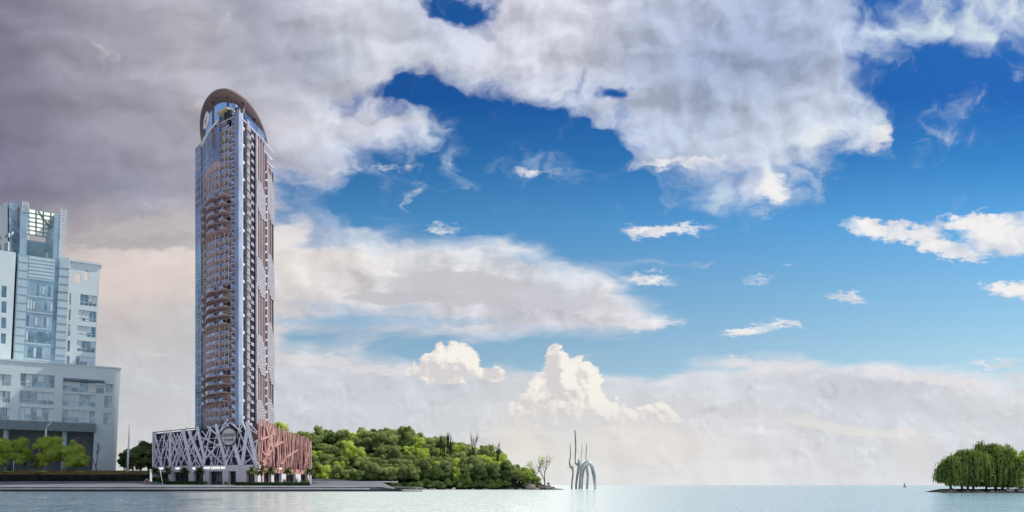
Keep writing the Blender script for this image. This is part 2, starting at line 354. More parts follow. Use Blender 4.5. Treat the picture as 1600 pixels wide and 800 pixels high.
# ---------------------------------------------------------------- materials
def mat(name, c, rough=.6, metal=0.0, var=.12, scale=.4, bump=0.0, c2=None, spec=None, detail=5, emit=None, estr=0, stretch=(1,1,1), coord='Object', trans=0.0):
    m = bpy.data.materials.new(name); m.use_nodes = True; n = NT(m.node_tree); b = m.node_tree.nodes['Principled BSDF']
    tcn = n.new('ShaderNodeNewGeometry').outputs['Position'] if coord == 'World' else n.new('ShaderNodeTexCoord').outputs[coord]
    mp = n.new('ShaderNodeMapping'); n.put(mp.inputs[0], tcn); mp.inputs['Scale'].default_value = stretch
    f = n.noise(mp.outputs[0], scale, detail, .6, dims='3D')
    a = tuple(max(0, x*(1-var)) for x in c[:3])+(1,); e = c2+(1,) if c2 else tuple(min(1, x*(1+var)) for x in c[:3])+(1,)
    colr = n.mix(n.mapr(f, .3, .7), a, e)
    n.put(b.inputs['Base Color'], colr); b.inputs['Roughness'].default_value = rough; b.inputs['Metallic'].default_value = metal
    if spec is not None: b.inputs['Specular IOR Level'].default_value = spec
    if trans: b.inputs['Transmission Weight'].default_value = trans
    if bump:
        bp = n.new('ShaderNodeBump'); bp.inputs['Strength'].default_value = bump; bp.inputs['Distance'].default_value = .3
        n.put(bp.inputs['Height'], n.noise(mp.outputs[0], scale*5, 4, .6, dims='3D')); n.l.new(bp.outputs[0], b.inputs['Normal'])
    if emit: b.inputs['Emission Color'].default_value = emit+(1,); b.inputs['Emission Strength'].default_value = estr
    return m
def leaf_mat(name, dark, light, trans=.35, hue=.5):
    m = bpy.data.materials.new(name); m.use_nodes = True; m.node_tree.nodes.clear(); n = NT(m.node_tree)
    oi = n.new('ShaderNodeObjectInfo'); pos = n.new('ShaderNodeTexCoord').outputs['Object']
    f = n.noise(n.vm('ADD', pos, n.vm('SCALE', (31.0,17.0,5.0), scale=oi.outputs['Random'])), .55, 3, .6, dims='3D')
    f = n.math('ADD', f, n.math('MULTIPLY', n.math('SUBTRACT', oi.outputs['Random'], .5), hue))
    c = n.mix(n.mapr(f, .25, .75), dark+(1,), light+(1,))
    d = n.new('ShaderNodeBsdfDiffuse'); n.put(d.inputs[0], c)
    t = n.new('ShaderNodeBsdfTranslucent'); n.put(t.inputs[0], n.mix(.6, c, (light[0]*1.5, light[1]*1.3, light[2]*.6, 1)))
    g = n.new('ShaderNodeBsdfGlossy'); g.inputs['Roughness'].default_value = .45; g.inputs[0].default_value = (.5,.55,.5,1)
    ms = n.new('ShaderNodeMixShader'); ms.inputs[0].default_value = trans; n.l.new(d.outputs[0], ms.inputs[1]); n.l.new(t.outputs[0], ms.inputs[2])
    m2 = n.new('ShaderNodeMixShader'); m2.inputs[0].default_value = .04; n.l.new(ms.outputs[0], m2.inputs[1]); n.l.new(g.outputs[0], m2.inputs[2])
    o = n.new('ShaderNodeOutputMaterial'); n.l.new(m2.outputs[0], o.inputs[0])
    return m
M = dict(
    lattice=mat('lavender_lattice', (.84,.84,.92), .5, var=.07, scale=.25),
    rose=mat('rose_lattice', (.52,.29,.26), .5, var=.1, scale=.3),  # side screen takes a rose colour apart from the lavender front
    navy=mat('dark_glazing', (.045,.06,.11), .12, metal=.35, var=.3, scale=.12, spec=.6),
    wine=mat('wine_wall', (.12,.05,.06), .4, var=.3, scale=.2),
    shop=mat('shop_glass', (.09,.09,.11), .1, metal=.4, var=.35, scale=.4, stretch=(1,1,.2)),
    pale=mat('pale_wall_panel', (.78,.76,.80), .5, var=.07, scale=.15),
    slab=mat('slab_edge', (.60,.60,.72), .45, var=.12, scale=.3),
    soffit=mat('brown_soffit', (.50,.36,.35), .55, var=.15, scale=.3),
    taupe=mat('taupe_ring', (.215,.145,.14), .5, var=.08, scale=.15),
    bwall=mat('tower_wall', (.52,.38,.37), .5, var=.25, scale=.35),
    glass=mat('blue_glass', (.28,.42,.62), .1, metal=.6, var=.4, scale=.1, stretch=(1,1,.5)),
    bal=mat('balustrade_glass', (.42,.54,.74), .14, metal=.6, var=.25, scale=.3),
    dkgl=mat('window_glass', (.035,.035,.05), .12, metal=.3, var=.5, scale=.35),
    fin=mat('white_fin', (.60,.52,.52), .42, var=.08, scale=.4, stretch=(1,1,.2)),
    violet=mat('violet_glazing', (.11,.08,.10), .14, metal=.55, var=.3, scale=.2, stretch=(1,1,.2)),
    clad=mat('pale_cladding', (.42,.39,.42), .3, metal=.15, var=.1, scale=.4),
    pilas=mat('light_pilaster', (.42,.50,.64), .2, metal=.5, var=.2, scale=.3, stretch=(1,1,.3)),
    white=mat('white_paint', (.82,.82,.82), .4, var=.04),
    cream=mat('cream_ceiling', (.62,.52,.34), .5, var=.1),
    ink=mat('black_lettering', (.02,.02,.025), .4),
    disc=mat('sign_plate', (.66,.63,.66), .4, var=.06),
    ofw=mat('office_wall', (.70,.82,.86), .55, var=.07, scale=.06, c2=(.76,.87,.90)),  # wall colour lightened and blued to carry the haze before the block
    ofw2=mat('office_shaft_wall', (.50,.66,.73), .45, var=.08, scale=.08),
    ofg=mat('office_glass', (.26,.36,.43), .12, metal=.45, var=.35, scale=.25),
    ofp=mat('office_curtain_panel', (.42,.57,.65), .2, metal=.3, var=.15, scale=.15),
    offr=mat('office_frame', (.55,.64,.68), .4),
    ofd=mat('office_soffit_dark', (.12,.17,.20), .6, var=.15),
    owh=mat('office_white_panel', (.70,.78,.79), .45, var=.08, scale=.3),
    sky_gl=mat('skylight_panel', (.62,.78,.72), .25, var=.12, scale=.5),
    steel=mat('steel', (.45,.50,.52), .3, metal=.7),
    lamp=mat('lamp_post_paint', (.75,.76,.78), .35),
    conc=mat('quay_concrete', (.16,.175,.205), .8, spec=.2, var=.3, scale=.15, bump=.15, coord='World', stretch=(1,.3,1)),
    cope=mat('pale_coping', (.55,.56,.57), .6, var=.1, scale=.3, coord='World'),
    wet=mat('wet_stone', (.018,.022,.026), .35, var=.4, scale=.3, coord='World'),
    soil=mat('planted_slope', (.16,.075,.05), .9, spec=.05, var=.3, scale=.12, c2=(.17,.16,.05), bump=.4, coord='World'),
    lawn=mat('lawn', (.22,.30,.05), .9, spec=.05, var=.3, scale=.2, coord='World'),
    hedgewall=mat('dark_ivy_wall', (.022,.028,.022), .9, spec=.05, var=.5, scale=.5, bump=.5, coord='World'),
    rock=mat('shore_rock', (.08,.08,.08), .85, var=.5, scale=.5, bump=.6, c2=(.28,.25,.21)),
    palerock=mat('pale_rock', (.36,.34,.29), .85, var=.3, scale=.6, bump=.6),
    bark=mat('bark', (.07,.055,.045), .9, var=.3, scale=1.5, bump=.4),
    palebark=mat('pale_bark', (.16,.15,.14), .9, var=.3, scale=1.5),
    hill=mat('hill_ground', (.018,.026,.016), .95, spec=.02, var=.4, scale=.1, coord='World'),
    aqua=mat('verdigris_steel', (.30,.36,.37), .35, metal=.3, var=.3, scale=.15, c2=(.62,.68,.69)),
    darkst=mat('grey_driftwood_steel', (.17,.185,.18), .5, metal=.2, var=.3, scale=.2, c2=(.42,.45,.44)),
    dkcloth=mat('dark_clothes', (.02,.02,.025), .9), whcloth=mat('white_clothes', (.8,.8,.8), .9), red=mat('red_cloth', (.35,.03,.05), .8), redp=mat('red_paint', (.45,.10,.08), .5),
    skin=mat('skin', (.45,.28,.2), .6), green=mat('green_box_paint', (.02,.07,.06), .5),
    leaf=leaf_mat('leaves', (.13,.20,.09), (.42,.52,.21), .5),  # greens paled towards blue, carrying the haze over the far wood
    leafb=leaf_mat('bright_leaves', (.34,.50,.09), (.64,.76,.20), .55, .2),
    leafd=leaf_mat('dark_leaves', (.045,.10,.03), (.13,.22,.05), .35, .3),
    willow=leaf_mat('willow_leaves', (.06,.13,.035), (.24,.36,.09), .45, .35),
    palm=leaf_mat('palm_leaves', (.04,.07,.025), (.13,.18,.05), .3, .2),
    hedge=leaf_mat('hedge_leaves', (.02,.06,.012), (.05,.13,.02), .2, .2),
)
def signmat(name, c, s):
    return mat(name, c, .4, emit=c, estr=s)
M['lit'] = signmat('lit_letters', (.9,.9,.88), 1.0)
# water: fine wind ripples, calmer in the middle of the bay
def water_mat():
    m = bpy.data.materials.new('lake_water'); m.use_nodes = True; n = NT(m.node_tree); b = m.node_tree.nodes['Principled BSDF']
    p = n.new('ShaderNodeNewGeometry').outputs['Position']; x, y, z = n.sep(p)
    def nz(sx, sy, s, d, r=.55):
        return n.noise(n.xyz(n.math('MULTIPLY', x, sx), n.math('MULTIPLY', y, sy), 0.0), s, d, r, dims='2D')
    h = n.math('ADD', n.math('ADD', nz(1, .45, .9, 3), n.math('MULTIPLY', nz(1, .5, 3.0, 2), .35)), n.math('ADD', n.math('MULTIPLY', nz(1, .35, .22, 3), 1.8), n.math('MULTIPLY', nz(.6, .5, .05, 2), 3.0)))
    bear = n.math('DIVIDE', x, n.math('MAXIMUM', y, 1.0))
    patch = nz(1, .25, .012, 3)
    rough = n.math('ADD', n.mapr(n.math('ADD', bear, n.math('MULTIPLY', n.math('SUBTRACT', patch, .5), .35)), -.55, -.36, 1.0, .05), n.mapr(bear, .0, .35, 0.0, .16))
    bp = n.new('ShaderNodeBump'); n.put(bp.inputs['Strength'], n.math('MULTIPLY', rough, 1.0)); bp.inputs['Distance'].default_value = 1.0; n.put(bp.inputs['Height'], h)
    c = n.mix(n.mapr(rough, .1, .6), n.mix(n.mapr(bear, -.02, .30), (.84,.97,.96,1), (.30,.50,.58,1)), (.06,.15,.21,1))  # middle water paled by bearing: surface glare put into the diffuse colour
    df = n.new('ShaderNodeBsdfDiffuse'); n.put(df.inputs[0], c)
    gl = n.new('ShaderNodeBsdfGlossy'); gl.inputs['Roughness'].default_value = .12; gl.inputs[0].default_value = (1,1,1,1); n.l.new(bp.outputs[0], gl.inputs['Normal'])
    ms = n.new('ShaderNodeMixShader'); fr = n.new('ShaderNodeFresnel'); fr.inputs['IOR'].default_value = 1.33; n.l.new(bp.outputs[0], fr.inputs['Normal'])
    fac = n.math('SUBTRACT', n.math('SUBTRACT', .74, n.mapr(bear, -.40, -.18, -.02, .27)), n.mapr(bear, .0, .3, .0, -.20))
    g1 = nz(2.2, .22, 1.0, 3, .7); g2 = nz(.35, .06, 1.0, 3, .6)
    gl_ = n.math('ADD', n.math('MULTIPLY', n.math('SUBTRACT', g1, .5), 5.5), n.math('MULTIPLY', n.math('SUBTRACT', g2, .5), 1.6))  # sparkle painted as streaks in the mix of body colour and reflection
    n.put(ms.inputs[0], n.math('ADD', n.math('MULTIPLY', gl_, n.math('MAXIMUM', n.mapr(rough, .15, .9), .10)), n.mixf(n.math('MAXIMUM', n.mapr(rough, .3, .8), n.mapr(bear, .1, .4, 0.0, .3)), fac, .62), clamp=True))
    n.l.new(df.outputs[0], ms.inputs[1]); n.l.new(gl.outputs[0], ms.inputs[2]); m.node_tree.nodes.remove(b)
    n.l.new(ms.outputs[0], m.node_tree.nodes['Material Output'].inputs[0])
    return m
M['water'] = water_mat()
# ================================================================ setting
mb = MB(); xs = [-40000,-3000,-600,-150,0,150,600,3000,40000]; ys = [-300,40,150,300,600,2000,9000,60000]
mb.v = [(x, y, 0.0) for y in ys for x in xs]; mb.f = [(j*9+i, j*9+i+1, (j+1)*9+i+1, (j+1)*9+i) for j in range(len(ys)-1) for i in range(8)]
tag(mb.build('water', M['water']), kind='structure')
def sm(t): t = min(1, max(0, t)); return t*t*(3-2*t)
QY = 297.0
def ground_z(x, y):
    l = 2.15+(y-QY)/48*2.45; c = 2.15+min(1, (y-QY)/30)*.75; r = 2.15+(y-QY)/123*2.45
    t = sm((x+180)/14); u = sm((x+112)/10)
    return (l*(1-t)+c*t)*(1-u)+r*u
# quay top, in three joined stretches
mb = MB(); gx = [-420+i*10 for i in range(24)]+[-181+i*3.5 for i in range(40)]; gx = sorted(set(x for x in gx if x <= -44)); gy = [QY+j*6 for j in range(21)]
for j, y in enumerate(gy):
    for x in gx: mb.v.append((x, y, ground_z(x, y)))
nx = len(gx)
for j in range(len(gy)-1):
    for i in range(nx-1):
        cx = (gx[i]+gx[i+1])/2; cy = gy[j]+3
        if cx < -177 and cy > 346: continue
        if cx > -118: continue
        mb.f.append((j*nx+i, j*nx+i+1, (j+1)*nx+i+1, (j+1)*nx+i))
tag(mb.build('promenade', M['conc']), kind='structure')
mb = MB(); ni = 24; x0_ = max(x for x in gx if x <= -116.2)
for j in range(22):
    y = QY+j*5.9; xr = -38-sm((y-QY)/60)*10-(y-QY)*.14
    for i in range(ni+1):
        u = i/ni; x = x0_+(xr-x0_)*u; mb.v.append((x, y, ground_z(x, y)*(1-sm((u-.72)/.28))+(-.2)*sm((u-.72)/.28)+.004))
mb.f = [(j*(ni+1)+i, j*(ni+1)+i+1, (j+1)*(ni+1)+i+1, (j+1)*(ni+1)+i) for j in range(21) for i in range(ni)]
tag(mb.build('sloping_quay', mat('dark_quay_paving', (.13,.145,.17), .7, var=.15, scale=.1, coord='World')), kind='structure')
for nm, z0, z1, y0, mt in [('quay_wall', .8, 1.88, QY+.25, 'conc'), ('quay_footing', -1.0, .8, QY-.1, 'wet'), ('quay_coping', 1.88, 2.24, QY-.35, 'cope')]:
    mb = MB(); mb.box(-420, -70, y0, y0+1.4, z0, z1)
    k_ = (z1-z0)/3; zz = max(z0, -.3)
    mb.hexa([(-70,y0,z0),(-38,y0+2,zz-.1),(-38,y0+3,zz-.1),(-70,y0+1.4,z0),(-70,y0,z1),(-38,y0+2,max(min(z1,.35), zz)),(-38,y0+3,max(min(z1,.35), zz)),(-70,y0+1.4,z1)])
    tag(mb.build(nm, M[mt]), kind='structure')
mb = MB(); mb.box(-420,-60,296.0,296.9,.95,1.35); tag(mb.build('quay_step', M['cope']), kind='structure')
# kerb line of the raised road to the right of the building
mb = MB(); mb.box(-121,-68,418.6,419.6,4.3,5.05); tag(mb.build('road_kerb', M['white']), kind='structure')
# planted terrace before the office block and its dark retaining wall
mb = MB(); mb.v = []
TX = [-420,-380,-340,-300,-260,-230,-205,-190,-178.2]
for k, (yy, zz) in enumerate([(345.3,7.7),(350,9.0),(355,10.1),(380,10.2),(470,10.2)]):
    for x in TX: mb.v.append((min(x, -178.2-(yy-345.3)*.55), yy, zz+.35*mnoise.noise(Vector((x*.05, yy*.05, 0)))))
nT = len(TX); mb.f = [(j*nT+i, j*nT+i+1, (j+1)*nT+i+1, (j+1)*nT+i) for j in range(4) for i in range(nT-1)]
tag(mb.build('planted_bank', M['soil']), kind='structure')
mb = MB(); mb.box(-420,-177.6,344.9,345.25,3.4,7.9); mb.prism([(-178.2,345.25),(-177.6,345.25),(-243,464),(-244,464)], 2.5, 8.6)
o = tag(mb.build('retaining_wall', M['hedgewall'], loc=(-300,345,3.4)), 'long dark ivy-covered retaining wall behind the left promenade', 'wall')
for i, (px, w, py) in enumerate([(66,9,739.5),(125,6,739.5),(12,8,738)]):
    mb = MB(); Y = 351; c = Vector((wx(px, Y), Y, 9.45)); n_ = 18
    mb.add([c+Vector((0,0,.35))]+[c+Vector((math.cos(a)*w*.36*(1+.15*math.sin(3*a)), math.sin(a)*3.2, -.12 - .25*(math.sin(a)<0))) for a in [2*PI*k/n_ for k in range(n_)]], [(0,k+1,(k+1)%n_+1) for k in range(n_)])
    tag(mb.build('lawn', M['lawn']), kind='structure')
# wooded headland
def head_h(x, y):
    px = 800+x/y*FPX
    H = (29.5*sm((905-px)/350)+3.4*sm((850-px)/60)*0)*sm((px-385)/40)
    edge = sm((878-px)/40)
    return -1.2+(1.9+.5*mnoise.noise(Vector((x*.06, y*.06, 3))))*edge*sm((y-418)/8+.35)*1.25+3.3*sm((y-420)/7)*sm((852-px)/50)*sm((px-560)/60)+H*sm((y-432)/78)
mb = MB(); HX = [-300+i*6 for i in range(60)]; HY = [416+j*5 for j in range(30)]+[600,680,760]
mb.v = [(x, y, head_h(x, y) if y < 600 else head_h(x, 565)*(760-y)/220-1) for y in HY for x in HX]
nH = len(HX); mb.f = [(j*nH+i, j*nH+i+1, (j+1)*nH+i+1, (j+1)*nH+i) for j in range(len(HY)-1) for i in range(nH-1)]
tag(mb.build('headland', M['hill'], smooth=True), kind='structure')
# wooded island spit on the right
mb = MB(); pts = [(1478,770,0),(1500,765.5,0),(1530,765,0),(1600,764,0),(1680,763.5,0)]
IX = [160+i*3 for i in range(28)]; IY = [248+j*3 for j in range(14)]
def isl_h(x, y):
    e = sm((x-157)/14)*sm((y-246.5)/5)*sm((290-y)/12)
    return -1.0+2.2*e+.35*mnoise.noise(Vector((x*.15, y*.15, 1)))*e
mb.v = [(x, y, isl_h(x, y)) for y in IY for x in IX]; nI = len(IX)
mb.f = [(j*nI+i, j*nI+i+1, (j+1)*nI+i+1, (j+1)*nI+i) for j in range(len(IY)-1) for i in range(nI-1)]
tag(mb.build('island_ground', M['hill'], smooth=True), kind='structure')
# ================================================================ the high-rise on its lattice podium
def xy(px, Y): return (wx(px, Y), Y)
GZ = 2.9
T = empty('high_rise_building', (-145, 362, GZ), 'tall slim curved high-rise with brown halo ring roof standing on a lattice-covered podium', 'skyscraper')
Z0, FH, NF = 31.0, 4.15, 36
ZT = Z0+FH*NF
arc = []
for k in range(5):
    t = k/4; px = 316+27*t; Y = 362-17*t-3.2*math.sin(PI*t)
    arc.append(xy(px, Y))
A0, A1 = xy(305, 372), xy(315, 365.5)
C0, C1 = xy(343.3, 346), xy(358, 341.5)
D0, D1 = xy(366.5, 339.0), xy(373, 337.5)
E0, E1, E2, E3 = xy(375, 339), xy(385, 345), xy(390, 348), xy(400, 354.6)
F0, F1 = xy(400.2, 354.5), xy(414, 364)
G0, G1 = xy(417.2, 367), xy(428, 376)
pA, pC, pD, pF, pG = Plane(A0, A1), Plane(C0, C1), Plane(D0, D1), Plane(F0, F1), Plane(G0, G1)
pE1, pE2, pE3 = Plane(E0, E1), Plane(E1, E2), Plane(E2, E3)
segs = [Plane(arc[i], arc[i+1]) for i in range(4)]
back = [(-140, 402), (-157, 440), (-185, 436), (-174, 400)]
outline = [A0, A1]+arc+[C0, C1, D0, D1, E0, E1, E2, E3, F1, G0, G1]+back
cx = sum(p[0] for p in outline)/len(outline); cy = 372
core = [(cx+(x-cx)*.84, cy+(y-cy)*.84) for x, y in outline]
mb = MB(); mb.prism(core, GZ, ZT-.2); mb.build('core_wall', M['bwall'], T)
inner = [(cx+(x-cx)*.975-(1.1 if i_ in (11,12,13,14) else 0), cy+(y-cy)*.985) for i_, (x, y) in enumerate(outline)]
for k in range(NF+1):
    mb = MB(); mb.prism(inner if k < NF else outline, Z0+k*FH-.22, Z0+k*FH+.22); mb.build('floor_slab', M['slab'], T)
GR = set([23,24,25,26,27, 12,13,14,15,16, 3,4,5,6]); KTOP = 31
# blue glass end strip
mb = MB(); pA.box(mb, 0, pA.len, Z0-10, ZT, -2, 0); mb.build('glass_strip', M['glass'], T)
mb = MB(); pA.box(mb, pA.len-.3, pA.len+.5, Z0-10, ZT, -1, .5); mb.build('corner_post', M['pilas'], T)
for k in range(NF):
    mb = MB(); pA.box(mb, .1, pA.len-.3, Z0+k*FH-.16, Z0+k*FH+.2, 0, .12)
    if k % 3 == 0: pA.box(mb, .1, pA.len-.3, Z0+k*FH+1.0, Z0+k*FH+1.1, 0, .08)
    mb.build('transom', M['slab'], T)
# walls of the curved front and its flat bay
mb = MB()
for p in segs+[pC]: p.box(mb, -.3, p.len+.3, Z0-12, ZT, -2.6, -1.2)
for i, p in enumerate(segs):
    for u0, u1 in (((0,.1),(.9,1)), ((0,.12),(.5,.58)), ((0,.3),(.85,1)), ((0,.12),(.5,.58),(.92,1)))[i]: p.box(mb, p.len*u0, p.len*u1, Z0-12, ZT-FH*4, -1.25, -.95)
mb.build('bay_wall', M['bwall'], T)
for k in range(NF):
    z = Z0+k*FH
    if k < KTOP:
        bw = MB(); q = [segs[0].pt(0, z+.4, -1.1)]+[p.pt(p.len, z+.4, -1.1) for p in segs]; bw.v = q+[(a_[0], a_[1], z+3.1) for a_ in q]; bw.f = [(i, i+1, 6+i, 5+i) for i in range(4)]
        fr = 0 if k in GR else 1
        mb = MB()
        for i, p in enumerate(segs[1:] if fr else segs[2:]): p.box(mb, 0, p.len, z+.25, z+1.35, -.12, .02)
        mb.build('balustrade', M['bal'], T)
        bw.build('window_band', M['dkgl'], T)
    if k % 2 == 0 or k not in GR:
        for u0, u1 in ((.06,.42),(.52,.9)): mb = MB(); pC.box(mb, pC.len*u0, pC.len*u1, z+.4, z+3.0, -1.25, -1.1); mb.build('window', M['dkgl'], T)
    if k not in GR:
        mb = MB(); pC.box(mb, 0, pC.len, z+.25, z+1.45, -.1, .05); mb.build('balustrade', M['bal'], T)
for k in sorted(GR):
    z = Z0+k*FH
    # wedge balconies: shallow at the left end, jutting out at the right
    def wedge(ps, d0, d1, ext):
        pts = []; tot = sum(p.len for p in ps); s = 0
        for p in ps:
            for u in (0, .5):
                f = (s+u*p.len)/tot; pts.append(p.pt(u*p.len, 0, d0+(d1-d0)*math.sin(f*PI*.5)))
            s += p.len
        e = ps[-1].pt(ps[-1].len+ext, 0, d1); pts.append(e); tail = ps[-1].pt(ps[-1].len+ext*.2, 0, -1.5); head = ps[0].pt(0, 0, -1.5)
        return pts, [head]+pts+[tail]
    for ps, d0, d1, ext in ((segs[1:], .2, 3.4, .4), ([pC], .8, 4.0, .9), (segs[:1], .2, 1.6, -.4)):
        edge, poly = wedge(ps, d0, d1, ext)
        mb = MB(); mb.prism([(q[0], q[1]) for q in poly], z-.38, z+.2); b = mb.build('balcony', M['soffit'], T)
        mb = MB()
        for a, c in zip(edge[:-1], edge[1:]): mb.bar((a[0],a[1],z+.62), (c[0],c[1],z+.62), .1, 1.3, up=(0,0,1))
        # bar's thickness axis is vertical here
        mb.build('balustrade', M['bal'], b)
# mullions in the framed stretches
rng = [(0,3),(7,12),(17,23),(28,KTOP)]
for k0, k1 in rng:
    za, zb = Z0+k0*FH-(12 if k0 == 0 else .2), Z0+k1*FH-.3
    for i, u in ((0,.35),(1,0),(1,.6),(2,.2),(3,0),(3,.9)):
        p = segs[i]; mb = MB(); p.box(mb, p.len*u-.12, p.len*u+.12, za, zb, -.3, .22); mb.build('mullion', M['fin'], T)
for k0, k1 in rng[:3]+[(28, 35)]:
    for u in (.02, .5, .97):
        mb = MB(); pC.box(mb, pC.len*u-.16, pC.len*u+.16, Z0+k0*FH-(12 if k0 == 0 else .2), Z0+k1*FH-.3, -.3, .25); mb.build('mullion', M['fin'], T)
# curved glass crown over the front bay and its brown arch soffit
zc = Z0+KTOP*FH
mb = MB()
for i, p in enumerate(segs):
    mb.add([p.pt(0,zc+[0,1.2,2,2.2][i]), p.pt(p.len,zc+[1.2,2,2.2,2][i]), p.pt(p.len,ZT+.5), p.pt(0,ZT-3.5+i*.5)], [(0,1,2,3)])
mb.build('curtain_wall', M['glass'], T)
mb = MB()
for i, p in enumerate(segs): mb.add([p.pt(0,zc+[0,1.2,2,2.2][i],.1), p.pt(p.len,zc+[1.2,2,2.2,2][i],.1), p.pt(p.len,zc-2.2,-1.9), p.pt(0,zc-2.8,-1.9)], [(0,3,2,1)])
mb.build('arch_soffit', M['soffit'], T)
for k in range(KTOP+1, NF):
    mb = MB()
    for i, p in enumerate(segs): p.box(mb, 0, p.len, Z0+k*FH-.12, Z0+k*FH+.12, 0, .12)
    mb.build('transom', M['bal'], T)
# white terrace rim, with the white looped frame above it
mb = MB(); pts = []
for i, p in enumerate(segs):
    for u in (0, .5): pts.append(p.pt(p.len*u, ZT-3.4+i*1.1+u*1.1, .4))
pts.append(segs[-1].pt(segs[-1].len, ZT+1.4, .3)); mb.tube(pts, [.7,.7,.65,.6,.55,.5,.45,.4,.35], 8); mb.build('terrace_rim', M['white'], T, smooth=True)
mb = MB(); p = segs[1]; L = p.len
loop = [p.pt(a_,ZT+z_,1.2) for a_, z_ in ((1.0,1.6),(1.2,5.0),(5.4,8.0),(7.4,5.2),(5.2,1.8),(1.0,1.6))]
for a, b_ in zip(loop[:-1], loop[1:]): mb.tube([a, b_], .7, 8)
mb.build('looped_frame', M['white'], T, smooth=True)
# terrace bay: penthouse glass, cream ceiling, dark wall
mb = MB(); mb.prism([(cx+(x-cx)*.72, cy+(y-cy)*.72+1) for x, y in outline], ZT, ZT+9.5); mb.build('penthouse_glass', M['glass'], T)
mb = MB(); mb.prism([pC.pt(-1,0,1.2)[:2], pC.pt(pC.len,0,1.2)[:2], pC.pt(pC.len,0,-7)[:2], pC.pt(-3,0,-7)[:2]], ZT+4.6, ZT+5.4); mb.build('terrace_ceiling', M['cream'], T)
mb = MB(); pC.box(mb, pC.len*.35, pC.len*.5, ZT, ZT+4.6, -1.2, -.6); pC.box(mb, pC.len*.75, pC.len, ZT-4, ZT+5, -2.5, -.2); mb.build('terrace_column', M['dkgl'], T)
# light pilaster with its stacked fins
mb = MB(); pD.box(mb, 0, pD.len, Z0-12, ZT+1.5, -2, 0); mb.build('pilaster', M['pilas'], T)
for k in range(NF+2):
    z = Z0+k*FH; e = 1.3 if (k in GR or k-1 in GR) else .55
    mb = MB(); mb.prism([pD.pt(-e-.5,0,.7)[:2], pD.pt(pD.len*.3,0,.25)[:2], pD.pt(pD.len*.3,0,-1)[:2], pD.pt(-.6,0,-2)[:2]], [z+.6,z+.1,z+.1,z+.5], [z+2.5,z+1.2,z+1.2,z+2.2]); mb.build('pilaster_fin', M['bal'], T)
# right-hand corner bays
mb = MB(); pE1.box(mb, 0, pE1.len, Z0-12, ZT+4, -2.4, -.7); pE3.box(mb, -.3, pE3.len, Z0-12, ZT-.5, -3, -.8); mb.build('bay_glazing', M['navy'], T)
mb = MB(); pE1.box(mb, pE1.len*.45, pE1.len*.58, Z0-12, ZT+3, -.7, -.3); mb.build('rail_strip', M['fin'], T)
mb = MB(); pE2.box(mb, pE2.len*.25, pE2.len*.95, Z0-12, ZT+2, -2.6, .15); mb.build('pilaster', M['clad'], T)
mb = MB(); pE1.box(mb, -.9, .2, Z0-12, ZT+3, -1.2, .1); mb.build('corner_post', M['clad'], T)
mb = MB(); pE3.box(mb, pE3.len*.5, pE3.len*.55, Z0-12, ZT, -.8, -.35); mb.build('bay_divider', M['violet'], T)
for k in range(NF):
    z = Z0+k*FH
    mb = MB(); pE3.box(mb, pE3.len*.2, pE3.len*.75, z-.2, z+.05, -.8, .0); b = mb.build('balcony', M['clad'], T)
    mb = MB(); pE3.box(mb, pE3.len*.3, pE3.len*.7, z+.05, z+1.35, -.5, -.05); mb.build('balustrade', M['clad'], b)
    if k % 2: mb = MB(); pE1.box(mb, pE1.len*.62, pE1.len*.9, z-.1, z+1.2, -.7, -.55); mb.build('sill', M['slab'], T)
    w_ = 1.2 if (k % 10) in (3,4,5,6,7) else .3
    mb = MB(); mb.prism([pE2.pt(0,0,.3)[:2], pE2.pt(pE2.len,0,.3)[:2], pE2.pt(pE2.len*.6,0,.35+w_)[:2]], [z+.2,z+.2,z+.9], [z+2.6,z+1.4,z+1.8]); mb.build('pilaster_fin', M['clad'], T)
# finned right face
mb = MB(); pF.box(mb, 0, pF.len, Z0-12, ZT-1, -2, -.4); pG.box(mb, 0, pG.len, Z0-12, ZT-11, -2, -.4); mb.build('side_glazing', M['violet'], T)
for p, us, zt in ((pF, (.0,.18,.36,.54,.72,.9), ZT-.5), (pG, (.0,.3,.6,.97), ZT-10.5)):
    for i, u in enumerate(us):
        mb = MB(); p.box(mb, p.len*u, p.len*u+(.8 if i == 0 else .34), Z0-12, zt-(2 if i % 2 else 0), -.4, .0 if i else .3); mb.build('vertical_fin', M['fin'], T)
for p, R_ in ((pF, [(157,139),(118,99),(79,59),(46,28)]), (pG, [(166,141),(124,101),(88,56),(48,24)])):
    for zh, zl in R_:
        n_ = int((zh-zl)/1.38); mb = MB()
        for j in range(n_):
            z = zl+(zh-zl)*j/n_; hgt = (zh-zl)/n_
            f = (j+.5)/n_; a = 0 if f > .12 else .45; c = 1.0 if f < .85 else .5
            if f > .7: a = .0; c = 1.0-(f-.7)*1.6
            if f < .3: a = (.3-f)*1.8
            p.box(mb, p.len*a, p.len*c+.2, z+.1, z+hgt-.07, -.2, .35)
        mb.build('cladding_panel', M['clad'], T)
mb = MB(); mb.prism([F1, (F1[0]-3, F1[1]+1), (G0[0]-3, G0[1]), G0], Z0-12, ZT-6); mb.build('recessed_strip', M['wine'], T)
for k in range(NF-3):
    z = Z0+k*FH; mb = MB(); mb.bar((F1[0],F1[1]+.4,z+.8), (G0[0]+.1+.5*(k%2),G0[1]-.8,z+1.8), .3, .9); mb.build('sill', M['fin'], T)
